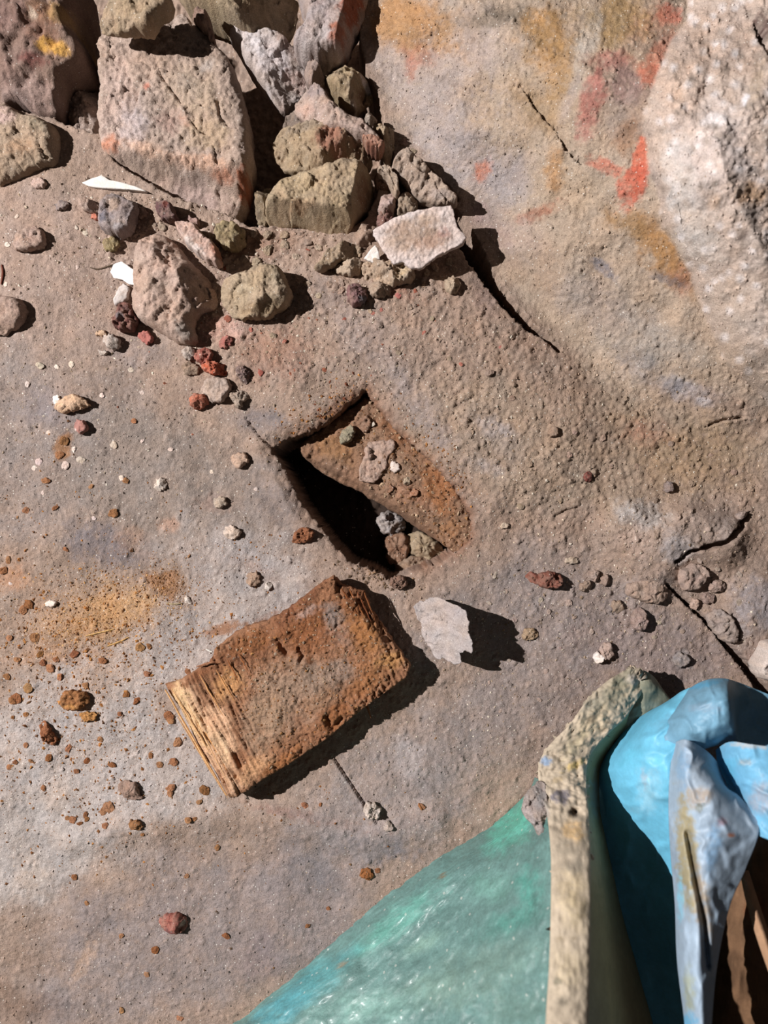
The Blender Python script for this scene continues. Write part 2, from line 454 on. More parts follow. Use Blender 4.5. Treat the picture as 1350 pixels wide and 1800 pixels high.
# right rock face
R = []
def r_(*a):
    q = 1.28 if max(a[2:4]) < 75 else 1.1
    R.append((a[0], a[1], a[2] * q, a[3] * q) + a[4:])
r_(760, 130, 160, 200, -30, (158, 143, 134), .8, .6)
r_(830, 260, 140, 130, 40, (152, 142, 138), .8, .6)
r_(720, 40, 120, 62, 15, (164, 124, 80), .85, .6)
r_(690, 30, 60, 50, 0, (160, 120, 76), .7, .7)
r_(870, 30, 70, 22, -10, (116, 104, 88), .8, .7)
r_(740, 95, 40, 24, 10, (150, 100, 78), .6, .8)
r_(724, 118, 14, 26, 10, (156, 96, 72), .6, .7)
r_(900, 200, 130, 110, 30, (164, 142, 116), .8, .7)
r_(960, 60, 45, 60, 15, (156, 116, 60), .8, .6)
r_(985, 130, 26, 80, 15, (158, 122, 72), .7, .6)
r_(1080, 40, 80, 60, 0, (158, 128, 82), .85, .6)
r_(1035, 70, 20, 60, 20, (176, 166, 152), .7, .7)
r_(1140, 170, 60, 120, 10, (160, 134, 108), .6, .8)
r_(1100, 150, 48, 36, 0, (146, 116, 108), .8, .6)
r_(1040, 180, 22, 70, 15, (158, 96, 84), .8, .6)
r_(1075, 105, 45, 20, 0, (158, 98, 84), .7, .7)
r_(1175, 25, 26, 22, 20, (190, 108, 84), .8, .5)
r_(1165, 90, 26, 34, 30, (182, 110, 84), .7, .6)
r_(1140, 130, 22, 24, 0, (188, 104, 76), .75, .6)
r_(1150, 45, 60, 50, 0, (178, 122, 90), .4, .9)
r_(1100, 220, 50, 60, 0, (148, 130, 116), .8, .7)
r_(1105, 240, 26, 40, 10, (146, 112, 84), .7, .7)
r_(1125, 285, 13, 42, 4, (188, 92, 62), .85, .4)
r_(1112, 325, 24, 42, 30, (182, 86, 60), .85, .4)
r_(1062, 292, 34, 12, 20, (186, 104, 80), .75, .5)
r_(1000, 180, 10, 60, 20, (158, 142, 130), .7, .7)
r_(1000, 330, 120, 70, 20, (162, 142, 118), .8, .7)
r_(940, 190, 60, 30, 50, (142, 116, 80), .6, .7)
r_(975, 300, 20, 40, 0, (168, 124, 74), .7, .7)
r_(945, 375, 50, 14, -22, (150, 96, 72), .7, .7)
r_(850, 300, 18, 22, 30, (178, 108, 78), .9, .6)
r_(880, 330, 60, 60, 0, (146, 136, 132), .6, .8)
r_(900, 420, 120, 60, 30, (152, 134, 122), .7, .8)
r_(950, 480, 90, 60, 30, (150, 128, 106), .7, .8)
r_(1170, 450, 40, 90, -38, (150, 110, 62), .9, .6)
r_(1110, 395, 60, 26, 20, (152, 118, 76), .8, .7)
r_(1200, 490, 24, 30, 0, (166, 118, 96), .6, .8)
r_(1060, 470, 30, 12, 40, (104, 104, 112), .8, .6)
r_(1170, 490, 40, 10, 20, (110, 106, 108), .6, .7)
r_(1060, 540, 110, 70, 30, (152, 138, 126), .8, .7)
r_(1150, 600, 110, 60, 20, (156, 146, 134), .7, .8)
r_(1210, 690, 60, 22, 15, (136, 134, 140), .75, .6)
r_(1180, 675, 60, 18, 10, (128, 126, 128), .5, .7)
r_(1235, 706, 12, 10, 0, (178, 182, 190), .8, .6)
r_(1120, 640, 50, 30, 20, (138, 134, 134), .5, .8)
r_(1300, 720, 60, 30, 10, (164, 138, 116), .6, .8)
r_(860, 400, 60, 30, 40, (146, 126, 120), .5, .8)
r_(840, 380, 22, 26, 0, (146, 122, 118), .6, .8)
# pale boulder
B = []
def b_(*a): B.append(a)
b_(1180, 130, 80, 180, -10, (188, 165, 146), .9, .6)
b_(1270, 60, 110, 90, 0, (180, 158, 140), .9, .6)
b_(1200, 330, 40, 130, -8, (190, 184, 176), .8, .6)
b_(1265, 260, 110, 110, 0, (196, 182, 172), .8, .6)
b_(1230, 420, 60, 70, 0, (192, 182, 170), .7, .7)
b_(1320, 340, 40, 30, 0, (176, 142, 106), .8, .7)
b_(1255, 350, 20, 26, 0, (178, 150, 122), .7, .7)
b_(1305, 415, 14, 14, 0, (128, 112, 100), .9, .6)
b_(1320, 375, 30, 26, 0, (136, 126, 118), .6, .7)
b_(1250, 330, 40, 30, 20, (160, 146, 134), .6, .8)
b_(1330, 150, 22, 60, 10, (178, 156, 128), .6, .8)
b_(1300, 90, 60, 14, -30, (128, 110, 96), .5, .8)
b_(1275, 120, 20, 12, -30, (104, 92, 80), .6, .7)
b_(1340, 45, 20, 30, -20, (84, 60, 54), .9, .5)
b_(1310, 175, 8, 16, 20, (228, 226, 226), .8, .6)
b_(1260, 210, 26, 20, 0, (222, 214, 208), .8, .7)
b_(1280, 640, 110, 70, 30, (160, 142, 122), .8, .7)
b_(1290, 540, 90, 90, 0, (174, 156, 138), .8, .7)
b_(1190, 130, 14, 80, -8, (184, 158, 134), .5, .8)
b_(1330, 560, 40, 80, 0, (180, 164, 150), .6, .8)
b_(1180, 440, 30, 60, -25, (178, 160, 138), .8, .7)

paint(C, X, Y, G, 100)
CW = np.empty_like(C); CW[:] = lin((164, 145, 124))
paint(CW, X, Y, R, 300)
CB = np.empty_like(C); CB[:] = lin((184, 166, 150))
paint(CB, X, Y, B, 500)
wm = sstep(-14, 26, dw + 10 * fbm(X, Y, 30, 77) )
wm = wm * (1 - 0.92 * sstep(640, 760, Y + 22 * fbm(X, Y, 50, 78)) * sstep(1500, 1250, X) )
C = C * (1 - wm[..., None]) + CW * wm[..., None]
bm_ = sstep(-4, 6, db)
C = C * (1 - bm_[..., None]) + CB * bm_[..., None]
# small pale and dark inclusions of the boulder
f1, rid, f2 = worley(X, Y, 20, 61)
k = (bm_ * np.clip(1.2 - f1 / 0.45, 0, 1))[..., None]
pal = np.where(rid[..., None] < 0.3, lin((214, 206, 200)), np.where(rid[..., None] < 0.5, lin((150, 136, 122)), C))
C = C * (1 - 0.7 * k) + pal * 0.7 * k
# rust lip
rr = (ring * (0.62 + 0.5 * fbm(X, Y, 20, 9)))[..., None]
rr = np.clip(rr, 0, 0.9)
C = C * (1 - rr) + lin((122, 78, 48)) * rr
C[dh > 3] = lin((52, 40, 32))  # hole walls and bottom darkened in the colour to deepen the hole's shade
# mottling and crumb tone
mot = 1 + 0.10 * fbm(X, Y, 60, 201, 4) + 0.10 * fbm(X, Y, 12, 202, 3, 0.7)
gm = C.mean(-1, keepdims=True); C = C * 0.9 + gm * 0.1
C *= mot[..., None]
gr_ = fbm(X, Y, 7, 205, 2, .8)
C *= (1 + 0.09 * gr_)[..., None]
C *= (1 + 0.10 * (CR - 0.25))[..., None]
hue = 0.05 * fbm(X, Y, 45, 203, 4)
C[..., 0] *= 1 + hue; C[..., 2] *= 1 - hue
C *= np.array([1.03, 1.0, 1.035])
C = np.clip(C, 0.01, 0.9)

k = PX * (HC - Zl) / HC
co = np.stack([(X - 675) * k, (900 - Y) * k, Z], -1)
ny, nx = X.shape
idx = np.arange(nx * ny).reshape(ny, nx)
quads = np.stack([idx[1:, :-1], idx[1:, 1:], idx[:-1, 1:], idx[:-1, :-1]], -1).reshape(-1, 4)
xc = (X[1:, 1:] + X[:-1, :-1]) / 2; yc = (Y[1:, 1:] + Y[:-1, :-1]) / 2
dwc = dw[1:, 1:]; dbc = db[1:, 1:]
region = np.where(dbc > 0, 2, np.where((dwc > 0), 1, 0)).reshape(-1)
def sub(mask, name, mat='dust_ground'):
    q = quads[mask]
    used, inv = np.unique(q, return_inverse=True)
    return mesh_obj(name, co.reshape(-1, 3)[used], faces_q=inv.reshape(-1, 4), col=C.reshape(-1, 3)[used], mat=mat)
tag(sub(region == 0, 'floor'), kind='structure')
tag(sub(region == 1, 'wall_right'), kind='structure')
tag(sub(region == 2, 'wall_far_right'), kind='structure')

# ================================================================= STONES
from mathutils.geometry import delaunay_2d_cdt
from mathutils.bvhtree import BVHTree
LAST = {}
DS = (0.82, 0.84)
TS = 0.8              # overall thickness factor of the stones
def resample(pts, n, rough, seed, smooth=0.0):
    P = np.array(pts, float)
    if smooth:                                   # chaikin once
        Q = np.roll(P, -1, 0)
        P = np.stack([P * .75 + Q * .25, P * .25 + Q * .75], 1).reshape(-1, 2)
    Q = np.roll(P, -1, 0)
    L = np.hypot(*(Q - P).T); cum = np.concatenate([[0], np.cumsum(L)]); tot = cum[-1]
    s = np.arange(n) / n * tot
    i = np.clip(np.searchsorted(cum, s, 'right') - 1, 0, len(P) - 1)
    t = ((s - cum[i]) / np.maximum(L[i], 1e-6))[:, None]
    O = P[i] * (1 - t) + Q[i] * t
    Tn = np.roll(O, -1, 0) - np.roll(O, 1, 0); Tn /= np.maximum(np.hypot(*Tn.T), 1e-6)[:, None]
    Nn = np.stack([Tn[:, 1], -Tn[:, 0]], 1)
    d = rough * fbm(O[:, 0], O[:, 1], max(6, tot / 14), seed, 4, 0.65)
    return O + Nn * d[:, None]

def stone(name, pts, T, base, label=None, cat='stone', z=None, patches=(), planes=(), edge=0.55, width=0.28, rough=3.6, lump=0.10,
          facets=5, seed=1, n=90, K=18, mat='stone', parent=None, group=None, center=None, tilt=(0, 0), smooth=True, sink=0.2, mott=0.16, fn=None, round_=True, dust=None):
    """closed 3-D stone from an outline in ground pixels; T thickness (m); z = height of its base"""
    O = resample(pts, n, rough, seed, round_)
    T = T * TS
    R0 = float(np.hypot(*(O - O.mean(0)).T).mean())
    if R0 < 14: T *= 0.72
    edge = edge * 0.75 + 0.2 if facets else edge
    b_ = np.array(base, float); gl = b_.mean(); base = b_ * 0.78 + gl * 0.22 + np.array([6, 0, 1.0])
    if dust is None: dust = ((158, 138, 122), 0.35 if mat == 'stone' else 0.0)
    c = np.array(center, float) if center is not None else O.mean(0)
    if z is None: z = gh(*c) - sink * T
    rng = random.Random(seed * 13 + 5)
    gridded = n >= 70
    if gridded:
        ext = O.max(0) - O.min(0)
        hs = max(2.0, float(max(ext)) / (215 if n >= 400 else 130 if n >= 200 else 80))
        xs_, ys_ = np.meshgrid(np.arange(O[:, 0].min(), O[:, 0].max(), hs), np.arange(O[:, 1].min(), O[:, 1].max(), hs))
        xs_ = xs_ + hs * (np.arange(xs_.shape[0]) % 2)[:, None] * 0.5
        xs_ = xs_.ravel(); ys_ = ys_.ravel()
        rj = np.random.RandomState(seed)
        xs_ = xs_ + rj.uniform(-.2, .2, xs_.shape) * hs; ys_ = ys_ + rj.uniform(-.2, .2, ys_.shape) * hs
        ins = inside(xs_, ys_, O.tolist()); xs_ = xs_[ins]; ys_ = ys_[ins]
        dd = seg_dist(xs_, ys_, O.tolist(), True); kp = dd > hs * 0.45
        P = np.concatenate([O, np.stack([xs_[kp], ys_[kp]], 1)])
    else:
        ts = [1 - (j / K) ** 1.0 for j in range(K)]
        rings = [c + t * (O - c) for t in ts]
        P = np.concatenate(rings + [c[None, :]])
    d = seg_dist(P[:, 0], P[:, 1], O.tolist(), True); d[:n] = 0
    R = max(d.max(), 1.0)
    u = d / R
    q = np.clip(u / width, 0, 1)
    h = edge + (1 - edge) * np.sqrt(np.clip(1 - (1 - q) ** 2, 0, 1))
    for i in range(facets):
        a = rng.uniform(0, 6.28) ; off = rng.uniform(0.0, 0.55); sl = rng.uniform(0.2, 0.6)
        pr = ((P - c) @ np.array([math.cos(a), math.sin(a)])) / R
        h = np.minimum(h, np.maximum(1 - sl * (pr - off), 0.25) + (1 - edge) * 0.0)
    for (x0, y0, ax, ay, h0) in planes:         # explicit faces: h = h0 - (dx*ax + dy*ay)/100
        h = np.minimum(h, np.maximum(h0 - ((P[:, 0] - x0) * ax + (P[:, 1] - y0) * ay) / 100.0, 0.12))
    sc = max(8, R * 0.9)
    h = h + lump * fbm(P[:, 0], P[:, 1], sc, seed + 3, 5, 0.6) * np.clip(u * 5, 0.25, 1)
    f1, rid, f2 = worley(P[:, 0], P[:, 1], max(7, R * 0.35), seed + 9)
    h = h - max(0.0, lump - 0.12) * 0.5 * np.clip(1 - (f2 - f1) / 0.3, 0, 1) * (rid < 0.5) * np.clip(u * 4, 0, 1)
    h = np.maximum(h, 0.08)
    zt = h * T + (P[:, 0] - c[0]) * PX * tilt[0] + (P[:, 1] - c[1]) * PX * tilt[1]
    if mat != 'plaster':
        am = min(1.0, R0 / 25.0)
        zt = zt + am * (0.0006 * fbm(P[:, 0], P[:, 1], 13, seed + 71, 3, .7) + 0.00035 * fbm(P[:, 0], P[:, 1], 5, seed + 72, 2, .8))
        if mat == 'stone':
            zt = zt + am * PX * (0.20 * chips(P[:, 0], P[:, 1], 34, seed + 80) + 0.22 * chips(P[:, 0], P[:, 1], 15, seed + 81) + 0.20 * chips(P[:, 0], P[:, 1], 7, seed + 82))
    if fn is not None: zt = fn(P[:, 0], P[:, 1], zt, d)
    # sides and underside
    side = []; sz = []
    for s in (0.2, 0.45, 0.7, 1.0):
        t = 1 + 0.02 * math.sin(s * 3.1) - 0.14 * s * s
        S = c + t * (O - c)
        S = S + ((O - c) / np.maximum(np.hypot(*(O - c).T), 1)[:, None]) * (min(3, R * .1) * fbm(S[:, 0] * 1.0 + 40 * s, S[:, 1], 10, seed + 20, 3))[:, None]
        side.append(S); sz.append(zt[:n] * (1 - s))
    V2 = np.concatenate([P] + side + [c[None, :]])
    ZZ = np.concatenate([zt] + sz + [np.zeros(1)])
    nP = len(P)
    zref = z + float(np.median(zt[:n]))
    kk = PX * (HC - zref) / HC
    co = np.stack([(V2[:, 0] - 675) * kk, (900 - V2[:, 1]) * kk, ZZ + z], 1)
    a = np.arange(n); b = (a + 1) % n
    Q = []; Tt = []
    if gridded:
        res = delaunay_2d_cdt([Vector((float(p[0]), float(p[1]))) for p in P], [(int(x), int(y)) for x, y in zip(a, b)], [], 1, 1e-5)
        omap = [ov[0] if ov else 0 for ov in res[3]]
        tri = np.array([[omap[q] for q in f] for f in res[2] if len(f) == 3])
        ar = ((P[tri[:, 1], 0] - P[tri[:, 0], 0]) * (P[tri[:, 2], 1] - P[tri[:, 0], 1]) - (P[tri[:, 1], 1] - P[tri[:, 0], 1]) * (P[tri[:, 2], 0] - P[tri[:, 0], 0]))
        oa = np.sum(O[:, 0] * np.roll(O[:, 1], -1) - O[:, 1] * np.roll(O[:, 0], -1))
        tri = np.where((ar * oa < 0)[:, None], tri[:, ::-1], tri)
        Tt.append(tri)
    else:
        for j in range(K - 1):
            Q.append(np.stack([j * n + a, j * n + b, (j + 1) * n + b, (j + 1) * n + a], 1))
        Tt.append(np.stack([(K - 1) * n + a, (K - 1) * n + b, np.full(n, K * n)], 1))
    prev = 0
    for j in range(4):
        st = nP + j * n
        Q.append(np.stack([prev + b, prev + a, st + a, st + b], 1)); prev = st
    Tt.append(np.stack([prev + b, prev + a, np.full(n, nP + 4 * n)], 1))
    Q = np.concatenate(Q); Tt = np.concatenate(Tt)
    Q = Q[:, ::-1]; Tt = Tt[:, ::-1]
    Cc = np.empty((len(co), 3)); Cc[:] = lin(base)
    px, py = V2[:, 0], V2[:, 1]
    if dust is not None:
        dm = np.clip(0.5 + 0.9 * fbm(px, py, R * 0.8, seed + 41, 4, 0.6), 0, 1)[:, None] * dust[1]
        Cc = Cc * (1 - dm) + lin(dust[0]) * dm
    paint(Cc, px, py, [p[:5] + (tuple(np.array(p[5], float) * DS[mat == 'rotten_wood'] + (1 - DS[mat == 'rotten_wood']) * np.mean(p[5]) + np.array([5, -1, 0.0])),) + p[6:] for p in patches], seed * 3 + 11)
    Cc *= (1 + mott * fbm(px, py, max(10, R * .6), seed + 50, 5, 0.7))[:, None]
    hu = 0.05 * fbm(px, py, max(10, R * .7), seed + 60, 3)
    Cc[:, 0] *= 1 + hu; Cc[:, 2] *= 1 - hu
    loc = ((c[0] - 675) * kk, (900 - c[1]) * kk, z)
    o = mesh_obj(name, co, faces_q=Q, faces_t=Tt, col=np.clip(Cc, 0.005, 0.95), mat=mat, parent=parent, smooth=smooth, loc=loc)
    LAST['nP'] = nP; LAST['bvh'] = (co, Tt if gridded else None)
    # orientation check: upward faces must look up
    pk = o.data.polygons[len(Q) + (len(Tt) - n) // 2 if gridded else 0]
    if pk.normal.z < 0: o.data.flip_normals()
    if label: tag(o, label, cat, group)
    return o

DU = (152, 130, 112)
stone('boulder', [(-60, -40), (150, -40), (150, 20), (143, 50), (142, 78), (158, 98), (152, 118), (128, 134), (112, 148), (108, 172), (97, 207), (62, 197), (35, 178), (-10, 182), (-60, 180)],
      0.10, (112, 92, 82), 'brown boulder with a yellow crystal crust, filling the top left corner', z=-0.045, seed=3, lump=0.13, n=140, K=34, facets=2, edge=0.6,
      planes=[(60, 140, 0.0, .5, 0.95)], center=(45, 70),
      patches=[(100, 60, 34, 22, 0, (136, 104, 76), .8, .6), (100, 85, 60, 45, 20, (120, 84, 62), .6, .8), (112, 108, 34, 16, 10, (196, 148, 62), .9, .5), (125, 60, 26, 22, -20, (156, 124, 74), .8, .6), (85, 65, 12, 10, 0, (176, 160, 138), .8, .6),
               (78, 130, 34, 14, 10, (104, 62, 54), .8, .6), (15, 60, 60, 60, 0, (118, 98, 90), .7, .7), (10, 90, 20, 40, 20, (132, 84, 70), .5, .8), (60, 175, 60, 34, 0, (138, 118, 106), .9, .5), (25, 190, 40, 30, 0, (140, 124, 116), .6, .5)], dust=(DU, .35))
stone('rubble_stone', [(-50, 190), (0, 188), (30, 192), (52, 212), (78, 212), (103, 230), (111, 262), (108, 285), (98, 298), (70, 305), (40, 318), (18, 330), (-20, 335), (-50, 330)],
      0.045, (148, 130, 104), 'rounded beige stone cut by the left edge, under the brown boulder', z=-0.012, seed=7, n=120, K=24, facets=2, edge=.45, lump=.06, center=(30, 262),
      patches=[(50, 275, 50, 20, -10, (166, 132, 98), .6, .8), (10, 215, 40, 30, 20, (164, 142, 132), .9, .6), (80, 235, 26, 16, 20, (132, 124, 100), .7, .7)])
stone('rubble_stone', [(108, 215), (140, 175), (178, 160), (185, 235), (182, 260), (160, 255), (130, 240)], 0.05, (132, 118, 106), 'grey-brown wedge stone tucked left of the big slab', z=-0.045, seed=9, facets=3, edge=.5)
stone('rubble_stone', [(112, 262), (128, 240), (152, 262), (172, 250), (190, 262), (195, 292), (150, 300), (118, 290)], 0.026, (136, 112, 96), 'low brown broken clod between beige stone and big slab', z=-0.016, seed=10, facets=5, edge=.35)
BIGS = [(180, 72), (195, 52), (235, 52), (270, 50), (300, 42), (330, 28), (345, 45), (375, 75), (403, 108), (423, 150), (434, 195), (438, 250), (443, 283), (436, 305), (428, 335), (415, 365), (397, 390), (380, 402), (350, 386), (300, 365), (262, 342), (235, 325), (200, 305), (186, 285), (180, 255), (175, 200), (176, 135), (165, 90)]
def big_fn(px, py, zt, d):
    # ledge running across the lower third: the lower face drops away
    ed = 262 + (px - 185) * 0.155
    low = sstep(-4, 40, py - ed)
    zt = zt - 0.017 * low - 0.00016 * np.clip(py - ed, 0, 200)
    # sheer dark right-hand flank below the ledge
    zt = zt + 0.0016 * fbm(px, py, 9, 91, 3, .7) * (1 - low * .6)
    zt = zt - 0.0035 * np.exp(-(seg_dist(px, py, [(288, 142), (304, 165), (322, 190)], False) / 2.5) ** 2)
    zt = zt - 0.0035 * np.exp(-(seg_dist(px, py, [(388, 192), (392, 215), (403, 230)], False) / 2.5) ** 2)
    return zt
stone('stone_slab', BIGS, 0.085, (160, 142, 126), 'largest rubble stone, dusty grey-pink slab with an orange-edged lower ledge', 'stone', z=-0.055, seed=12, lump=.05, n=300, K=70, facets=0, edge=.86, width=.14, rough=5, center=(305, 210), fn=big_fn,
      patches=[(290, 110, 110, 60, -10, (148, 132, 116), .7, .7), (215, 200, 44, 110, 0, (172, 152, 138), .9, .6), (240, 230, 34, 60, 0, (168, 156, 152), .7, .7), (350, 170, 70, 90, -30, (154, 138, 114), .8, .7), (370, 250, 60, 40, 10, (164, 144, 114), .8, .7),
               (300, 225, 34, 30, 10, (150, 124, 110), .7, .7), (330, 225, 20, 14, 60, (170, 130, 106), .6, .8), (265, 165, 9, 11, 0, (186, 108, 82), .9, .6), (200, 262, 24, 20, 10, (184, 118, 84), .85, .7), (250, 268, 60, 16, 12, (184, 150, 124), .7, .8),
               (350, 290, 90, 14, 9, (196, 158, 130), .85, .7), (395, 310, 34, 14, 8, (186, 124, 92), .7, .8), (330, 335, 110, 34, 14, (154, 134, 122), .9, .7), (300, 150, 80, 60, -20, (156, 140, 124), .5, .8), (425, 320, 12, 30, 10, (150, 86, 54), .9, .5), (350, 100, 40, 30, 20, (130, 116, 104), .5, .8),
               (205, 60, 40, 14, 0, (138, 120, 104), .7, .7), (370, 130, 22, 18, 0, (172, 166, 158), .6, .8)], dust=((150, 130, 114), .3))
stone('rubble_stone', [(165, 36), (178, 22), (200, 6), (240, -8), (298, -8), (306, 8), (296, 18), (282, 20), (272, 42), (262, 50), (225, 50), (182, 46)], 0.03, (150, 132, 102), 'flat khaki stone lying on top edge of the largest slab', z=0.028, seed=14, facets=1, edge=.6, lump=.06, n=110, K=20,
      patches=[(230, 25, 50, 20, 0, (156, 138, 106), .6, .8)])
stone('rubble_stone', [(300, -40), (318, 0), (340, 22), (368, 30), (395, 48), (420, 58), (452, 64), (482, 62), (506, 42), (516, 16), (520, -40)], 0.07, (146, 130, 98), 'large khaki stone at top centre of the heap', z=-0.03, seed=15, facets=2, edge=.5, lump=.09, n=140, K=26, center=(420, 0),
      patches=[(415, 10, 30, 16, 0, (112, 104, 88), .6, .7), (470, 20, 40, 40, 0, (156, 140, 112), .6, .8)])
stone('rubble_stone', [(335, 28), (362, 22), (372, 45), (378, 75), (362, 60), (345, 42)], 0.03, (116, 92, 78), 'small brown clod wedged above the largest slab', z=0.0, seed=16, facets=3)
stone('rubble_stone', [(398, 48), (420, 54), (450, 66), (482, 66), (508, 78), (522, 98), (556, 116), (572, 142), (552, 150), (532, 166), (515, 178), (505, 198), (486, 190), (472, 166), (455, 148), (438, 122), (420, 92), (405, 72)], 0.05, (168, 160, 154), 'pale grey-white pointed stone beside the dark gap of the heap', z=-0.035, seed=18, n=130, K=26, facets=2, edge=.5, lump=.07,
      patches=[(440, 85, 50, 22, 42, (186, 182, 180), .9, .6), (485, 125, 40, 40, 30, (178, 172, 170), .9, .6), (508, 92, 30, 16, 30, (128, 112, 100), .9, .6), (525, 145, 28, 22, 0, (168, 142, 130), .8, .7), (500, 190, 20, 20, 0, (128, 116, 108), .8, .7), (560, 130, 14, 14, 0, (138, 124, 118), .7, .7)])
stone('rubble_stone', [(515, -30), (524, 0), (532, 22), (542, 42), (532, 60), (515, 84), (522, 102), (552, 113), (585, 108), (606, 96), (618, 70), (632, 40), (644, 10), (650, -30)], 0.06, (152, 142, 138), 'smooth grey rounded slab with a rust-red flank at top of the heap', z=-0.02, seed=20, n=140, K=26, facets=1, edge=.5, lump=.05, center=(580, 30),
      patches=[(560, 90, 44, 18, -15, (184, 178, 174), .7, .8), (618, 30, 20, 48, 22, (150, 86, 62), .95, .5), (594, 84, 20, 22, 30, (156, 96, 70), .9, .6), (560, 20, 30, 30, 0, (150, 134, 128), .7, .8)],
      planes=[(600, 60, 1.6, 0.4, 1.0)])
stone('rubble_stone', [(570, 118), (590, 104), (606, 112), (622, 132), (642, 138), (657, 152), (650, 168), (634, 186), (622, 196), (602, 184), (584, 162), (568, 140)], 0.045, (142, 126, 92), 'small olive angular stone with white corner below rust-flanked slab', z=-0.018, seed=22, facets=2, edge=.5, center=(610, 150), n=90, K=18,
      patches=[(645, 148, 14, 9, 20, (196, 192, 188), .9, .6), (638, 170, 18, 14, -50, (108, 82, 60), .8, .6), (622, 190, 8, 6, 0, (170, 156, 140), .8, .6)], planes=[(625, 145, 2.6, 0.8, 1.0)])
stone('rubble_stone', [(535, 120), (556, 114), (568, 128), (568, 148), (550, 156), (536, 140)], 0.035, (138, 122, 112), 'grey-brown lump between white stone and olive stone', z=-0.01, seed=23, facets=3)
stone('rubble_stone', [(512, 180), (530, 164), (552, 150), (572, 162), (586, 186), (606, 202), (640, 218), (668, 244), (676, 262), (655, 262), (640, 250), (610, 240), (580, 228), (552, 220), (528, 204)], 0.035, (160, 140, 126), 'long dusty pink-beige slab slanting across the heap', z=0.0, seed=24, facets=1, edge=.6, lump=.08, n=110, K=20, center=(590, 208),
      patches=[(555, 165, 26, 16, 30, (132, 122, 118), .8, .6), (540, 192, 30, 12, 30, (180, 152, 136), .8, .6), (620, 215, 30, 14, 30, (120, 106, 92), .5, .8)])
stone('rubble_stone', [(505, 205), (530, 202), (560, 222), (545, 236), (508, 234), (494, 222)], 0.03, (110, 100, 88), 'dark grey stone in shade under the slanting slab', z=-0.02, seed=25, facets=3)
stone('rubble_stone', [(479, 232), (500, 226), (530, 228), (562, 224), (596, 232), (626, 244), (648, 262), (655, 285), (646, 296), (618, 302), (592, 298), (570, 310), (540, 304), (514, 300), (492, 288), (478, 268)], 0.055, (142, 126, 96), 'knobbly khaki stone with red-brown patch in middle of the heap', z=-0.02, seed=26, facets=2, edge=.4, lump=.2, n=140, K=28,
      patches=[(585, 262, 34, 34, 30, (142, 98, 76), .9, .5), (520, 262, 40, 34, 0, (156, 138, 106), .8, .7), (540, 236, 60, 12, 0, (130, 118, 100), .6, .7), (636, 280, 22, 20, 0, (112, 92, 70), .8, .7)], planes=[(540, 285, -0.1, 1.7, 0.95)])
stone('rubble_stone', [(632, 240), (652, 236), (673, 246), (676, 258), (664, 272), (648, 258)], 0.03, (160, 112, 88), 'small square red-orange stone at right end of slanting slab', z=0.008, seed=28, facets=1, edge=.7, n=60, K=12, patches=[(650, 262, 22, 10, 30, (108, 64, 44), .8, .6)])
stone('rubble_stone', [(652, 214), (670, 204), (684, 212), (694, 240), (692, 268), (682, 286), (668, 276), (672, 250), (660, 232)], 0.045, (148, 132, 102), 'narrow khaki stone between slanting slab and rock face', z=-0.02, seed=29, facets=2, edge=.5)
stone('rubble_stone', [(640, 205), (655, 200), (664, 210), (650, 218), (642, 216)], 0.02, (136, 126, 112), 'tiny grey stone chip at foot of the rock face gap', z=0.005, seed=30, n=40, K=8)
stone('rubble_stone', [(466, 376), (478, 345), (494, 328), (520, 318), (548, 306), (575, 302), (606, 290), (634, 292), (650, 306), (656, 334), (655, 358), (638, 378), (626, 388), (618, 408), (600, 420), (575, 418), (550, 414), (538, 398), (505, 400), (475, 396)], 0.07, (156, 138, 104), 'large khaki stone with split lower corner at front of the heap', z=-0.028, seed=32, facets=0, edge=.55, width=.4, lump=.07, n=200, K=40, center=(565, 350),
      planes=[(628, 330, 2.2, 0.5, 1.0), (560, 383, -0.2, 1.9, 0.95)],
      patches=[(540, 345, 60, 26, 0, (164, 146, 110), .7, .8), (600, 300, 40, 16, 0, (146, 132, 108), .7, .7), (535, 382, 34, 12, -8, (172, 140, 104), .7, .7), (580, 395, 42, 16, 0, (138, 122, 92), .8, .6), (640, 345, 14, 36, 10, (122, 96, 70), .8, .6)])
stone('rubble_stone', [(447, 372), (456, 330), (474, 322), (482, 336), (470, 372), (466, 392), (450, 392)], 0.04, (124, 112, 84), 'thin dark khaki stone standing against the split-corner stone', z=-0.03, seed=33, facets=2)
stone('rubble_stone', [(660, 296), (678, 290), (694, 304), (703, 326), (700, 346), (692, 344), (686, 322), (674, 304)], 0.03, (160, 144, 122), 'thin curved shell-like flake in the heap beside khaki stones', z=0.0, seed=34, facets=0, edge=.8, n=60, K=8, lump=.1)
stone('rubble_stone', [(664, 300), (676, 306), (686, 330), (680, 344), (662, 340), (656, 318)], 0.02, (112, 84, 62), 'brown clod in the hollow behind the curved flake', z=-0.01, seed=35, facets=3)
stone('rubble_stone', [(690, 285), (712, 262), (735, 282), (752, 296), (778, 326), (803, 350), (804, 360), (775, 362), (746, 356), (722, 340), (706, 318), (690, 305)], 0.035, (152, 136, 118), 'dusty triangular stone leaning on the rock face above plaster tile', z=-0.002, seed=36, facets=1, edge=.5, lump=.14, n=110, K=22,
      patches=[(770, 348, 34, 10, 10, (166, 152, 140), .8, .7)])
stone('rubble_stone', [(700, 345), (722, 342), (737, 352), (732, 380), (708, 392), (696, 375)], 0.03, (138, 124, 102), 'khaki stone pinched between plaster tile and triangular stone', z=-0.006, seed=37, facets=3, edge=.5)
stone('rubble_stone', [(668, 345), (690, 332), (700, 348), (694, 372), (676, 388), (664, 375)], 0.028, (160, 138, 128), 'small pink-grey stone left of the pinched khaki stone', z=-0.004, seed=38, facets=3)
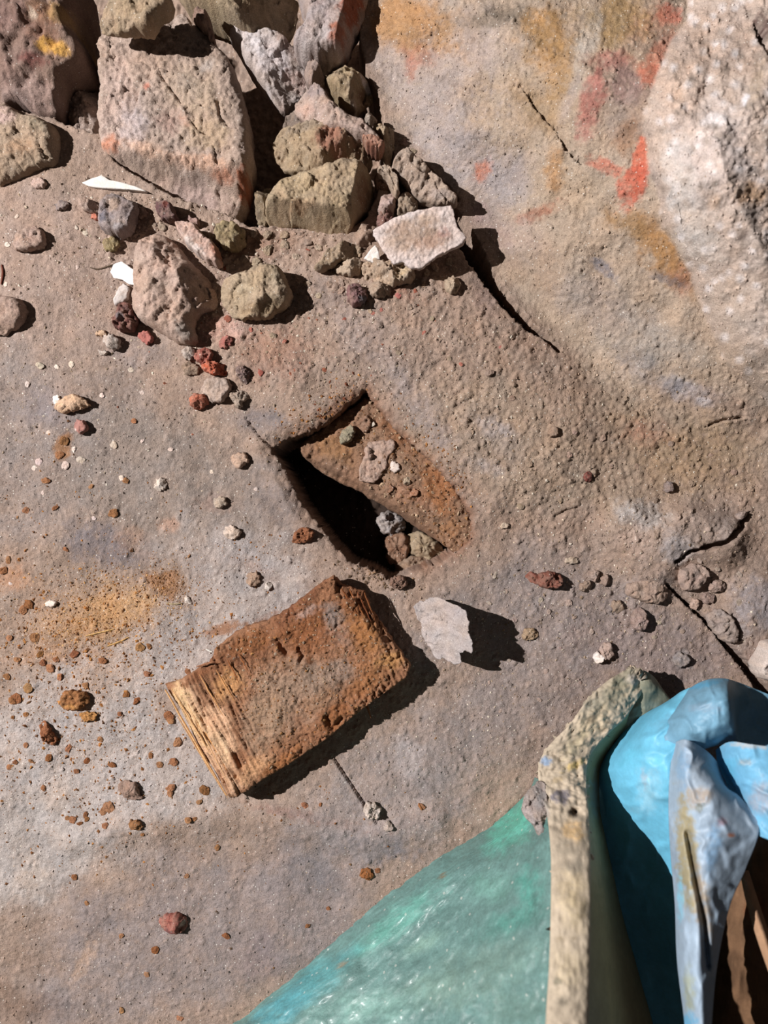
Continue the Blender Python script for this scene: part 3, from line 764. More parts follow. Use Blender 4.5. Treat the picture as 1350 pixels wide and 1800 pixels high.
stone('rubble_stone', [(664, 374), (684, 366), (694, 382), (682, 396), (662, 400)], 0.016, (112, 76, 68), 'dark red stone chip touching upper left of plaster tile', z=0.004, seed=39, facets=3, n=50, K=10)
stone('rubble_stone', [(620, 420), (640, 385), (662, 392), (655, 425), (640, 440), (628, 436)], 0.02, (140, 118, 98), 'brown clod left of the plaster tile', z=-0.004, seed=40, facets=4)

# plaster tile
def tile_fn(px, py, zt, d):
    return zt + 0.0007 * fbm(px, py, 10, 5, 3, .7) + 0.0006 * np.clip(fbm(px, py, 24, 6, 3), 0, 1)
stone('plaster_tile', [(655, 404), (672, 394), (700, 380), (728, 373), (762, 366), (792, 364), (798, 380), (804, 400), (820, 418), (814, 428), (790, 440), (765, 452), (740, 470), (722, 468), (708, 458), (692, 462), (682, 448), (668, 430)], 0.016, (188, 174, 164), 'flat pinkish-white broken plaster tile with dirty centre', 'tile', z=0.018, seed=42, facets=0, edge=.96, width=.3, lump=.03, rough=2.0, n=150, K=30, tilt=(0.05, -0.1), fn=tile_fn, center=(740, 415), mat='pebble_stone', round_=False,
      patches=[(735, 410, 75, 40, -10, (152, 132, 112), .95, .7), (760, 425, 50, 20, -20, (158, 132, 112), .9, .7), (700, 425, 30, 24, 0, (160, 140, 120), .8, .7), (700, 400, 30, 14, -30, (160, 138, 118), .6, .6), (780, 410, 16, 14, 0, (150, 114, 98), .7, .7), (745, 385, 30, 10, -10, (178, 160, 140), .6, .7), (730, 445, 24, 8, -20, (184, 164, 146), .6, .7)])
stone('plaster_chip', [(640, 454), (650, 440), (660, 430), (666, 442), (668, 456), (655, 462)], 0.01, (206, 202, 192), 'triangular white plaster chip left of plaster tile', 'chip', z=0.012, seed=43, facets=0, edge=.9, rough=.8, n=40, K=8, mat='plaster', round_=False)
stone('rubble_stone', [(634, 462), (652, 456), (676, 462), (700, 460), (722, 472), (732, 484), (720, 500), (690, 502), (676, 510), (655, 500), (640, 484)], 0.024, (160, 140, 114), 'crumbly beige clod below the lower corner of plaster tile', z=0.004, seed=44, facets=2, edge=.4, lump=.3, n=110, K=20,
      patches=[(705, 485, 20, 14, 0, (180, 162, 126), .8, .7)])
stone('rubble_stone', [(645, 500), (662, 495), (690, 502), (684, 520), (655, 524)], 0.015, (150, 132, 110), 'small beige clod under the crumbly beige clod', seed=46, facets=3, n=60, K=12)
stone('rubble_stone', [(552, 470), (575, 442), (600, 424), (625, 428), (638, 436), (632, 448), (600, 458), (575, 474), (560, 478)], 0.02, (150, 132, 104), 'long wedge-shaped khaki stone below split-corner stone', seed=47, facets=1, edge=.55, n=80, K=16, lump=.08, sink=.05)
stone('rubble_stone', [(588, 470), (610, 458), (632, 452), (640, 470), (634, 484), (606, 484), (590, 480)], 0.016, (164, 146, 120), 'pale beige clod under the wedge-shaped khaki stone', seed=48, facets=3, n=60, K=12)
stone('rubble_stone', [(780, 495), (792, 485), (808, 488), (812, 502), (800, 518), (785, 516)], 0.014, (166, 148, 120), 'yellowish pebble right of crumbly clod near the dark crack', seed=49, facets=3, n=50, K=10, sink=.2)
stone('rubble_stone', [(612, 500), (630, 498), (648, 515), (640, 534), (618, 538), (608, 520)], 0.02, (118, 84, 84), 'purple-red pebble with grey side below the beige clods', seed=50, facets=3, n=60, K=12, patches=[(638, 528, 10, 10, 0, (104, 104, 108), .9, .5)])
stone('rubble_stone', [(386, 502), (400, 488), (425, 482), (450, 468), (470, 466), (494, 472), (504, 492), (514, 518), (508, 534), (490, 546), (465, 560), (440, 556), (418, 560), (396, 546), (384, 524)], 0.04, (152, 136, 106), 'rounded khaki stone standing alone below the heap', z=-0.004, seed=52, facets=1, edge=.5, width=.45, lump=.1, n=140, K=28, planes=[(470, 530, 0.5, 1.6, 1.0)],
      patches=[(440, 505, 40, 24, -10, (162, 144, 112), .7, .8), (465, 545, 50, 14, -10, (130, 112, 82), .8, .6)])
stone('rubble_stone', [(243, 430), (262, 418), (285, 414), (305, 424), (325, 450), (348, 475), (370, 492), (380, 518), (380, 542), (362, 546), (346, 556), (342, 578), (348, 596), (338, 608), (312, 604), (285, 586), (262, 575), (240, 560), (232, 530), (236, 500), (238, 460)], 0.045, (166, 142, 124), 'big dusty pinkish stone with pitted side left of lone khaki stone', z=-0.008, seed=54, facets=0, edge=.45, width=.7, lump=.16, n=180, K=36, center=(302, 508), planes=[(322, 490, 1.5, -0.4, 1.0)],
      patches=[(330, 590, 22, 18, 0, (160, 148, 134), .8, .6), (300, 470, 50, 40, 40, (174, 148, 130), .6, .8), (330, 530, 34, 14, 40, (120, 98, 82), .5, .8)])
stone('rubble_stone', [(308, 400), (322, 392), (345, 398), (362, 416), (382, 436), (394, 458), (388, 470), (372, 468), (350, 450), (325, 428)], 0.024, (178, 148, 132), 'elongated pink pebble with white underside above pitted stone', z=0.006, seed=56, facets=0, edge=.35, n=90, K=18, lump=.05, patches=[(345, 440, 40, 10, 42, (192, 182, 172), .8, .7), (385, 450, 10, 20, -20, (160, 104, 76), .8, .6)])
stone('rubble_stone', [(378, 402), (395, 392), (420, 394), (430, 408), (430, 430), (410, 440), (390, 434), (378, 420)], 0.03, (146, 132, 92), 'small square olive stone below the largest slab', z=-0.004, seed=58, facets=3, edge=.5)
stone('rubble_stone', [(174, 384), (182, 358), (198, 340), (222, 350), (244, 360), (240, 385), (232, 405), (214, 418), (192, 412), (178, 404)], 0.026, (128, 120, 118), 'blue-grey stone with a tan face under the white plaster sliver', seed=60, facets=3, edge=.4, n=90, K=18, patches=[(206, 366, 16, 18, 0, (150, 132, 114), .9, .5), (188, 388, 10, 14, 0, (86, 88, 94), .9, .5), (215, 405, 14, 8, 0, (138, 140, 142), .7, .6)])
stone('rubble_stone', [(238, 362), (258, 366), (260, 376), (246, 386), (240, 380)], 0.01, (132, 112, 96), 'small brown chip right of the blue-grey stone', seed=61, n=40, K=8, facets=3)
stone('rubble_stone', [(180, 424), (192, 416), (208, 418), (210, 432), (200, 442), (182, 440)], 0.012, (128, 116, 72), 'olive pebble touching lower end of the blue-grey stone', seed=62, n=50, K=10, facets=3)
stone('rubble_stone', [(270, 358), (284, 352), (300, 356), (308, 372), (314, 386), (298, 390), (280, 382)], 0.02, (88, 62, 62), 'dark maroon stone at lower edge of largest slab', seed=63, n=60, K=12, facets=3, z=0.004, patches=[(294, 364, 8, 8, 0, (120, 60, 48), .8, .6)])
stone('rubble_stone', [(312, 384), (330, 380), (352, 388), (350, 398), (325, 396)], 0.014, (150, 120, 110), 'small pinkish chip right of the maroon stone', seed=64, n=50, K=10, facets=3, z=0.002)
stone('plaster_chip', [(144, 321), (160, 314), (178, 308), (192, 316), (215, 321), (240, 328), (260, 337), (238, 334), (205, 332), (172, 330), (155, 327)], 0.006, (204, 202, 192), 'long white plaster sliver lying below the largest slab', 'chip', seed=65, facets=0, edge=.9, rough=.6, n=60, K=8, mat='plaster', round_=False, sink=0, lump=.02, mott=.02)
stone('plaster_chip', [(194, 478), (200, 464), (214, 459), (224, 466), (238, 476), (239, 501), (228, 500), (214, 491), (200, 488)], 0.007, (222, 226, 224), 'bright white plaster chip left of big pitted stone', 'chip', seed=66, facets=0, edge=.9, rough=.5, n=40, K=8, mat='plaster', round_=False, sink=0, lump=.02, mott=.02)
stone('plaster_chip', [(212, 498), (226, 502), (228, 514), (222, 530), (206, 538), (196, 532), (204, 518)], 0.008, (178, 172, 164), 'grey-white lump under the bright white plaster chip', 'chip', seed=67, facets=2, n=40, K=8, mat='plaster')
stone('rubble_stone', [(196, 568), (206, 552), (206, 534), (222, 530), (234, 540), (243, 560), (236, 578), (220, 584), (204, 578)], 0.02, (110, 66, 58), 'knobbly dark red stone with grey core below white plaster chip', seed=68, lump=.35, n=80, K=16, facets=2, patches=[(215, 560, 9, 9, 0, (118, 112, 112), .9, .5), (222, 542, 14, 8, 0, (84, 60, 56), .8, .6)])
stone('rubble_stone', [(176, 590), (196, 586), (210, 596), (210, 610), (196, 616), (184, 606)], 0.012, (172, 162, 150), 'grey-white pebble below the knobbly dark red stone', seed=69, n=50, K=10, facets=3)
stone('rubble_stone', [(166, 582), (182, 580), (190, 588), (180, 592), (168, 590)], 0.006, (192, 158, 122), 'small peach chip left of the grey-white pebble', seed=70, n=40, K=8, facets=1)
stone('rubble_stone', [(170, 618), (184, 614), (190, 622), (180, 626)], 0.006, (190, 180, 166), 'tiny cream chip under the grey-white pebble', seed=71, n=36, K=7, facets=1)
stone('rubble_stone', [(241, 586), (252, 580), (266, 586), (270, 598), (262, 606), (248, 602)], 0.012, (164, 96, 84), 'smooth rose-red pebble right of the grey-white pebble', seed=72, n=44, K=9, facets=1, mat='pebble_stone')
stone('rubble_stone', [(332, 700), (345, 690), (360, 694), (367, 706), (356, 719), (342, 720), (333, 712)], 0.016, (178, 92, 62), 'orange-red round pebble alone left of the rubble tail', seed=73, n=50, K=10, facets=1)
stone('rubble_stone', [(354, 640), (372, 634), (385, 638), (400, 642), (402, 654), (388, 660), (370, 658), (356, 652)], 0.016, (186, 82, 48), 'bright orange-red stone in the red cluster below pitted stone', seed=74, n=60, K=12, facets=3, lump=.2)
stone('rubble_stone', [(340, 624), (352, 612), (370, 612), (376, 626), (362, 640), (346, 638)], 0.014, (150, 76, 62), 'dull red stone topmost in the red cluster below pitted stone', seed=75, n=50, K=10, facets=3, lump=.2)
stone('rubble_stone', [(384, 598), (396, 588), (408, 592), (408, 606), (396, 614), (386, 608)], 0.012, (156, 84, 74), 'small brick-red pebble above and right of the red cluster', seed=76, n=44, K=9, facets=3)
stone('rubble_stone', [(318, 640), (334, 634), (350, 644), (350, 656), (334, 660), (320, 654)], 0.012, (138, 118, 96), 'brown pebble left of the red cluster', seed=77, n=50, K=10, facets=3)
stone('rubble_stone', [(318, 614), (334, 608), (345, 618), (338, 632), (322, 632)], 0.012, (162, 152, 140), 'grey pebble directly below pitted stone', seed=78, n=44, K=9, facets=3)
stone('rubble_stone', [(354, 672), (374, 660), (400, 666), (410, 684), (398, 700), (380, 710), (362, 702), (352, 688)], 0.012, (164, 146, 130), 'flat pale dusty stone right of the orange-red round pebble', seed=79, n=80, K=14, facets=1, lump=.12)
stone('rubble_stone', [(400, 692), (416, 684), (436, 690), (440, 698), (426, 706), (424, 716), (414, 720), (410, 706)], 0.01, (154, 140, 122), 'small broken grey clod right of the flat pale stone', seed=80, n=60, K=10, facets=3, lump=.25)
stone('rubble_stone', [(412, 650), (424, 642), (438, 650), (443, 662), (434, 674), (420, 668)], 0.014, (108, 90, 86), 'dark grey-purple lump above the small broken grey clod', seed=81, n=60, K=12, facets=3, lump=.3)
stone('rubble_stone', [(91, 722), (104, 704), (122, 692), (136, 694), (148, 702), (160, 712), (148, 716), (134, 722), (112, 726)], 0.010, (206, 168, 130), 'peach flake at the left with a white chip behind it', seed=82, n=70, K=12, facets=1, edge=.6)
stone('plaster_chip', [(92, 698), (102, 693), (108, 702), (100, 712), (92, 708)], 0.006, (222, 216, 204), 'small white chip behind the peach flake', 'chip', seed=83, n=30, K=6, mat='plaster')
stone('rubble_stone', [(126, 745), (138, 736), (152, 742), (154, 754), (144, 764), (132, 760)], 0.012, (150, 104, 92), 'dusky pink pebble under the peach flake', seed=84, n=44, K=9, facets=2, mat='pebble_stone', patches=[(132, 758, 5, 7, 0, (200, 190, 180), .8, .5)])
stone('rubble_stone', [(22, 440), (30, 410), (52, 392), (74, 404), (82, 424), (70, 436), (46, 442)], 0.014, (158, 134, 118), 'low pinkish stone near left edge above the bare dust', seed=85, n=60, K=12, facets=2)
stone('rubble_stone', [(-20, 520), (20, 520), (44, 530), (46, 555), (36, 575), (0, 590), (-20, 585)], 0.02, (146, 124, 108), 'dust-coloured half-buried stone cut by the left edge', seed=86, n=70, K=14, facets=1, sink=.4, center=(5, 552))
stone('rubble_stone', [(136, 352), (150, 346), (170, 356), (172, 368), (160, 376), (142, 366)], 0.012, (162, 140, 124), 'pale pebble left of the blue-grey stone', seed=87, n=50, K=10, facets=3)
stone('rubble_stone', [(158, 378), (170, 374), (174, 384), (162, 388)], 0.008, (190, 100, 72), 'tiny orange chip left of the blue-grey stone', seed=88, n=30, K=6, facets=2)
stone('rubble_stone', [(96, 358), (112, 350), (120, 356), (118, 368), (100, 370)], 0.01, (128, 118, 114), 'grey pebble between left beige stone and blue-grey stone', seed=89, n=44, K=9, facets=2)
stone('rubble_stone', [(52, 318), (70, 312), (84, 322), (76, 332), (58, 330)], 0.009, (176, 150, 136), 'pink-white chip below the left beige stone', seed=90, n=40, K=8, facets=2)
stone('rubble_stone', [(405, 802), (418, 796), (434, 798), (440, 810), (428, 818), (420, 824), (408, 818)], 0.010, (172, 144, 120), 'peach-tan pebble left of the hole corner', seed=91, n=50, K=9, facets=3)
stone('rubble_stone', [(272, 848), (280, 838), (290, 842), (294, 854), (284, 864), (274, 862)], 0.010, (204, 192, 176), 'cream faceted pebble alone left of the hole', seed=92, n=44, K=9, facets=3)
stone('rubble_stone', [(374, 880), (384, 870), (394, 876), (400, 886), (388, 894), (376, 892)], 0.009, (162, 148, 128), 'small khaki-grey clod between cream pebble and hole', seed=93, n=44, K=9, facets=4)
stone('rubble_stone', [(391, 930), (402, 923), (414, 926), (424, 932), (422, 942), (410, 950), (396, 944)], 0.010, (188, 170, 152), 'pinkish-cream pebble left of the dark part of the hole', seed=94, n=50, K=9, facets=3)
stone('rubble_stone', [(432, 1010), (444, 1004), (456, 1008), (458, 1024), (446, 1032), (434, 1028)], 0.008, (150, 124, 100), 'brown crumb clod above the wood block', seed=95, n=44, K=9, facets=3, lump=.2)
stone('rubble_stone', [(464, 1026), (472, 1020), (478, 1028), (474, 1038), (466, 1036)], 0.006, (192, 184, 172), 'tiny cream pebble right of the brown crumb clod', seed=96, n=30, K=6, facets=2)
stone('rubble_stone', [(322, 1052), (328, 1046), (336, 1052), (338, 1062), (328, 1062)], 0.006, (200, 190, 176), 'tiny pale pebble at right edge of the orange dust smear', seed=97, n=30, K=6, facets=2)
stone('rubble_stone', [(78, 1060), (88, 1054), (98, 1056), (100, 1064), (88, 1068), (80, 1066)], 0.006, (210, 196, 180), 'oval cream pebble left of the orange dust smear', seed=98, n=30, K=6, facets=1, mat='pebble_stone')
stone('rubble_stone', [(276, 1622), (286, 1612), (302, 1606), (316, 1606), (326, 1616), (328, 1632), (318, 1641), (300, 1640), (286, 1636)], 0.013, (152, 84, 70), 'red stone with white streak alone at the lower left', seed=99, n=80, K=14, facets=3, lump=.15, edge=.5, patches=[(322, 1622, 5, 10, 20, (190, 168, 150), .8, .5), (300, 1634, 16, 5, 0, (108, 70, 66), .8, .6)])
stone('rubble_stone', [(638, 1418), (648, 1411), (662, 1414), (670, 1424), (668, 1436), (656, 1440), (644, 1436)], 0.013, (184, 174, 160), 'grey-white lump sitting on the end of the thin floor crack', seed=101, n=60, K=12, facets=3, lump=.25)
stone('rubble_stone', [(674, 1450), (682, 1444), (690, 1448), (692, 1458), (682, 1462), (676, 1460)], 0.008, (168, 156, 144), 'smaller grey lump just below the lump on the floor crack', seed=102, n=40, K=8, facets=3)
stone('rubble_stone', [(924, 1014), (936, 1006), (952, 1008), (966, 1004), (982, 1008), (992, 1020), (982, 1034), (966, 1036), (950, 1030), (932, 1024)], 0.014, (122, 66, 50), 'long rusty-red lump on the grey dust right of centre', seed=103, n=80, K=14, facets=2, lump=.3)
stone('rubble_stone', [(1024, 835), (1034, 828), (1042, 834), (1040, 844), (1028, 847)], 0.008, (118, 52, 44), 'small dark red pebble on the coarse dust at the right', seed=104, n=40, K=8, facets=3)
stone('rubble_stone', [(1108, 1088), (1118, 1070), (1130, 1068), (1138, 1084), (1140, 1102), (1126, 1110), (1112, 1102)], 0.014, (146, 126, 116), 'upright mauve-brown oval stone above the bag', seed=105, n=60, K=12, facets=2)
stone('rubble_stone', [(1018, 1030), (1028, 1020), (1040, 1024), (1042, 1036), (1030, 1042), (1020, 1040)], 0.012, (146, 126, 106), 'round brown pebble, largest of trio right of rusty lump', seed=106, n=44, K=9, facets=1)
stone('rubble_stone', [(1034, 1008), (1046, 1000), (1055, 1008), (1054, 1020), (1042, 1022)], 0.011, (158, 138, 124), 'pale round pebble, topmost of trio right of rusty lump', seed=107, n=44, K=9, facets=1)
stone('rubble_stone', [(1056, 1014), (1066, 1008), (1074, 1018), (1068, 1030), (1056, 1028)], 0.010, (136, 116, 102), 'dull brown pebble, rightmost of trio right of rusty lump', seed=108, n=44, K=9, facets=2)
stone('rubble_stone', [(1072, 1060), (1086, 1054), (1098, 1064), (1094, 1078), (1080, 1078)], 0.009, (148, 128, 106), 'rounded tan pebble left of the mauve-brown oval stone', seed=109, n=44, K=9, facets=1, sink=.3)
stone('rubble_stone', [(1054, 1140), (1060, 1130), (1074, 1132), (1080, 1148), (1072, 1160), (1058, 1160)], 0.014, (170, 148, 134), 'two-tone pebble with bright white side above the bag', seed=110, n=50, K=10, facets=2)
stone('plaster_chip', [(1042, 1152), (1050, 1145), (1064, 1152), (1060, 1164), (1048, 1168)], 0.014, (212, 202, 190), 'white chip leaning on the two-tone pebble', 'chip', seed=111, n=30, K=6, facets=1, mat='plaster')
stone('rubble_stone', [(1326, 1176), (1336, 1150), (1346, 1128), (1370, 1120), (1370, 1200), (1340, 1196)], 0.035, (196, 184, 172), 'pale pinkish block cut by right edge above blue plastic', seed=112, n=60, K=12, facets=2, edge=.6, center=(1352, 1165))
stone('rubble_stone', [(1246, 1030), (1258, 1018), (1272, 1022), (1278, 1034), (1266, 1040), (1250, 1042)], 0.014, (158, 136, 122), 'pinkish stone between buried pale stones and floor seam', seed=113, n=50, K=10, facets=2)
stone('rubble_stone', [(1232, 1046), (1246, 1040), (1258, 1048), (1254, 1060), (1238, 1062)], 0.009, (150, 128, 116), 'low mauve stone just below the pinkish stone by the seam', seed=114, n=44, K=9, facets=2)
stone('rubble_stone', [(1212, 1060), (1222, 1052), (1230, 1058), (1226, 1072), (1216, 1072)], 0.008, (184, 156, 136), 'small peach chip at the top of the long floor seam', seed=115, n=30, K=6, facets=2)
stone('rubble_stone', [(1238, 1085), (1260, 1068), (1282, 1078), (1296, 1102), (1300, 1124), (1284, 1134), (1262, 1122)], 0.012, (148, 136, 126), 'grey half-buried stone along the long floor seam', seed=116, n=70, K=12, facets=1, sink=.3)
stone('rubble_stone', [(1180, 1156), (1192, 1146), (1208, 1150), (1214, 1164), (1200, 1174), (1186, 1170)], 0.009, (128, 126, 124), 'blue-grey rounded pebble just above the bag mouth', seed=117, n=50, K=10, facets=1, sink=.3)
stone('rubble_stone', [(990, 984), (1004, 978), (1018, 984), (1012, 992), (998, 992)], 0.005, (180, 164, 140), 'thin yellowish chip above the trio of round pebbles', seed=118, n=40, K=8, facets=1)
stone('rubble_stone', [(878, 922), (892, 918), (898, 924), (886, 930), (879, 928)], 0.004, (194, 176, 150), 'tiny rectangular cream chip right of the hole', seed=119, n=30, K=6, facets=0)
stone('rubble_stone', [(914, 1112), (928, 1102), (944, 1108), (948, 1118), (934, 1126), (918, 1124)], 0.009, (150, 126, 92), 'ochre crumbly lump right of the fang-shaped flake shadow', seed=120, n=50, K=10, facets=3, lump=.3)
stone('rubble_stone', [(1165, 850), (1176, 846), (1186, 852), (1184, 864), (1170, 866)], 0.011, (128, 116, 110), 'grey pebble above the dusty buried stones', seed=121, n=44, K=9, facets=2)
stone('rubble_stone', [(964, 752), (978, 748), (984, 760), (976, 768), (964, 766)], 0.010, (136, 114, 92), 'brown round clod upper middle of the coarse dust', seed=122, n=44, K=9, facets=2)
stone('rubble_stone', [(1096, 1034), (1120, 1016), (1148, 1014), (1172, 1026), (1176, 1050), (1160, 1062), (1130, 1058), (1106, 1050)], 0.012, (156, 134, 116), 'flat tan stone half buried below the whitish buried stones', seed=123, n=70, K=12, facets=1, sink=.45, edge=.2)
stone('rubble_stone', [(1188, 1004), (1206, 990), (1232, 990), (1246, 1008), (1236, 1028), (1212, 1042), (1192, 1030)], 0.016, (158, 138, 124), 'dusty pinkish stone under the jagged crack at right', seed=124, n=70, K=12, facets=1, sink=.3, edge=.3)
stone('rubble_stone', [(1292, 902), (1316, 898), (1318, 906), (1296, 916)], 0.014, (150, 136, 126), 'narrow grey chip at upper end of the jagged crack', seed=125, n=36, K=7, facets=1)

# crusts of wood on the left dust
stone('wood_crumb', [(104, 1224), (120, 1210), (150, 1216), (158, 1232), (146, 1246), (124, 1250), (106, 1246)], 0.010, (148, 98, 52), 'largest orange-brown wood crumb left of the block', 'crumb', seed=131, n=70, K=12, facets=2, lump=.35, mat='rotten_wood', patches=[(125, 1242, 18, 6, 0, (186, 134, 70), .8, .6)])
stone('wood_crumb', [(138, 1254), (156, 1250), (172, 1256), (166, 1266), (148, 1272)], 0.007, (170, 118, 58), 'ochre wood crumb just below the largest crumb', 'crumb', seed=132, n=50, K=9, facets=2, lump=.35, mat='rotten_wood')
stone('wood_crumb', [(66, 1272), (80, 1268), (92, 1286), (100, 1302), (94, 1314), (80, 1306), (72, 1290)], 0.009, (140, 86, 50), 'long reddish-brown wood crumb below the largest crumb', 'crumb', seed=133, n=60, K=10, facets=2, lump=.3, mat='rotten_wood')
stone('wood_crumb', [(206, 1376), (222, 1372), (240, 1376), (244, 1394), (252, 1404), (234, 1408), (210, 1396)], 0.008, (140, 116, 98), 'grey-brown wood crumb below left of the block corner', 'crumb', seed=134, n=60, K=10, facets=3, lump=.3, mat='rotten_wood')
stone('wood_crumb', [(224, 1446), (236, 1440), (250, 1448), (250, 1458), (236, 1460), (226, 1456)], 0.008, (142, 98, 56), 'brown wood crumb directly below the grey-brown crumb', 'crumb', seed=135, n=44, K=9, facets=3, lump=.3, mat='rotten_wood')
stone('wood_crumb', [(632, 1532), (642, 1526), (656, 1532), (656, 1544), (644, 1548), (634, 1542)], 0.008, (150, 92, 44), 'orange wood crumb on the bare dust near green plastic', 'crumb', seed=136, n=44, K=9, facets=3, lump=.3, mat='rotten_wood')
stone('wood_crumb', [(514, 940), (530, 926), (548, 928), (554, 940), (540, 952), (522, 958), (514, 952)], 0.010, (138, 86, 52), 'splintery brown wood crumb on the left lip of the hole', 'crumb', seed=137, n=60, K=10, facets=3, lump=.4, mat='rotten_wood')
stone('wood_crumb', [(684, 1018), (698, 1010), (714, 1014), (716, 1028), (704, 1038), (688, 1034)], 0.014, (124, 98, 80), 'round fuzzy brown clod at the bottom corner of the hole', 'crumb', seed=138, n=60, K=12, facets=2, lump=.3, mat='rotten_wood', z=0.0)

# ---------------------------------------------------------------- loose pieces scattered in numbers
prng = random.Random(77)
def blob(px, py, r, asp, an, n=12):
    out = []
    ca, sa = math.cos(an), math.sin(an)
    for i in range(n):
        t = 2 * math.pi * i / n; q = r * (0.78 + 0.4 * prng.random())
        u = q * math.cos(t); v = q * asp * math.sin(t)
        out.append((px + u * ca - v * sa, py + u * sa + v * ca))
    return out
MARKS = [(60, 262, 'the left-edge beige stone'), (305, 210, 'the largest slab'), (206, 380, 'the blue-grey stone'), (216, 480, 'the bright white chip'), (220, 558, 'the knobbly red stone'), (300, 500, 'the big pitted stone'), (450, 512, 'the lone khaki stone'), (125, 710, 'the peach flake'), (350, 706, 'the orange-red round pebble'),
         (378, 640, 'the red cluster'), (422, 806, 'the peach-tan pebble'), (283, 850, 'the faceted cream pebble'), (387, 883, 'the khaki-grey clod'), (407, 936, 'the pinkish-cream pebble'), (130, 1230, 'the largest wood crumb'), (82, 1290, 'the long reddish-brown crumb'), (230, 1390, 'the grey-brown crumb'), (290, 1208, "the block's left corner"),
         (404, 1400, "the block's lowest corner"), (302, 1624, 'the red stone at lower left'), (655, 1426, 'the lump on the floor crack'), (645, 1537, 'the lone orange crumb'), (290, 1028, 'the round brown dust stain'), (88, 1060, 'the oval cream pebble'), (740, 415, 'the plaster tile'), (630, 518, 'the purple-red pebble'), (796, 502, 'the yellowish pebble'),
         (640, 690, 'the top corner of the hole'), (482, 790, "the hole's left corner"), (826, 940, "the hole's right corner"), (985, 614, 'the lower tip of the dark crack'), (1034, 838, 'the dark red pebble'), (958, 1020, 'the long rusty-red lump'), (1125, 1090, 'the mauve-brown oval stone'), (1060, 1150, 'the two-tone pebble'), (1260, 1030, 'the pinkish seam stone'),
         (1195, 1160, 'the blue-grey rounded pebble'), (780, 1110, 'the toothed grey flake'), (1112, 1172, "the bag rim's top"), (1300, 930, 'the jagged crack'), (565, 350, 'the split-corner stone'), (600, 450, 'the wedge-shaped khaki stone'), (1345, 1165, 'the pale pinkish block'), (945, 1370, "the bag's left edge"), (155, 410, 'the low pinkish left stone')]
RANK = ['nearest', 'second nearest', 'third nearest', 'fourth nearest', 'fifth nearest', 'sixth nearest']
DIRS = ['right of', 'below right of', 'below', 'below left of', 'left of', 'above left of', 'above', 'above right of']
def placed_labels(spots, noun):
    out = []
    sec = lambda mx, my, x, y: int(round(math.atan2(y - my, x - mx) / (math.pi / 4))) % 8
    for i, (x, y, r) in enumerate(spots):
        best = None
        for mx, my, ph in MARKS:
            d = math.hypot(x - mx, y - my)
            if d > 800: continue
            sct = sec(mx, my, x, y)
            rk = sum(1 for k_, (a, b, c_) in enumerate(spots) if k_ != i and sec(mx, my, a, b) == sct and math.hypot(a - mx, b - my) < d)
            if rk > 5: continue
            cost = d + 55 * rk
            if best is None or cost < best[0]: best = (cost, '%s, %s %s %s' % (noun, RANK[rk], DIRS[sct], ph))
        out.append(best[1] if best else None)
    return out
def scatter(name, spots, base, label, cat, group, mat, jit=10, hf=0.5, lump=.2, noun=''):
    labs = placed_labels(spots, noun)
    for i, (px, py, r) in enumerate(spots):
        j = prng.randint(-jit, jit)
        c = tuple(max(5, v + j + prng.randint(-4, 4)) for v in base)
        stone(name, blob(px, py, r, prng.uniform(.6, 1), prng.uniform(0, 3)), r * 2 * PX * hf * prng.uniform(.8, 1.2), c, labs[i] or label, cat, seed=1000 + i + int(px), n=16, K=4, rough=r * .12, facets=3, lump=lump, mat=mat, group=group, round_=False, smooth=False, sink=.15)
crumbs = [(5, 1003, 9), (14, 985, 7), (45, 897, 6), (198, 902, 9), (97, 893, 6), (115, 966, 5), (50, 1062, 10), (40, 1072, 8), (16, 1122, 6), (48, 1210, 9), (70, 1150, 7), (75, 1165, 6), (28, 1228, 10), (20, 1232, 8),
          (88, 1175, 9), (98, 1160, 6), (85, 1332, 8), (45, 1310, 6), (120, 1315, 8), (152, 1338, 6), (196, 1345, 8), (134, 1356, 5), (16, 1348, 6), (26, 1340, 5), (54, 1338, 5), (240, 1232, 8), (222, 1220, 7), (296, 1260, 9), (300, 1268, 7), (312, 1305, 9), (265, 1328, 6),
          (300, 1385, 9), (298, 1395, 7), (360, 1390, 10), (350, 1410, 6), (305, 1340, 8), (280, 1345, 6), (190, 1420, 10), (182, 1426, 8), (150, 1432, 6), (127, 1441, 7), (118, 1438, 5), (140, 1448, 5), (152, 1440, 5), (184, 1452, 6), (330, 1442, 7), (342, 1440, 5), (180, 1162, 7), (246, 1138, 8), (262, 1136, 6),
          (330, 1180, 6), (76, 1385, 6), (250, 1467, 4), (130, 1542, 6), (213, 1645, 5), (272, 1670, 7), (258, 1713, 6), (152, 1588, 5), (540, 1628, 5), (535, 1416, 7), (563, 1415, 4), (742, 1418, 7), (664, 1530, 5), (577, 1597, 4), (316, 1790, 7), (214, 1776, 6), (397, 1646, 7), (382, 1490, 6), (328, 1540, 5), (105, 1190, 7), (150, 1205, 6),
          (130, 1150, 8), (60, 1120, 9), (30, 1160, 7), (80, 845, 8), (160, 855, 6), (220, 845, 6), (112, 775, 9), (104, 800, 8), (235, 740, 5), (45, 1256, 5), (176, 1300, 6), (210, 1255, 5), (258, 1185, 6), (12, 1190, 7)]
scatter('wood_crumb', crumbs, (142, 94, 54), 'small orange-brown rotten wood crumb lying on the pale dust of the lower left', 'crumb', 'small wood crumbs on the left dust', 'rotten_wood', jit=18, hf=.45, lump=.35, noun='small orange wood crumb')
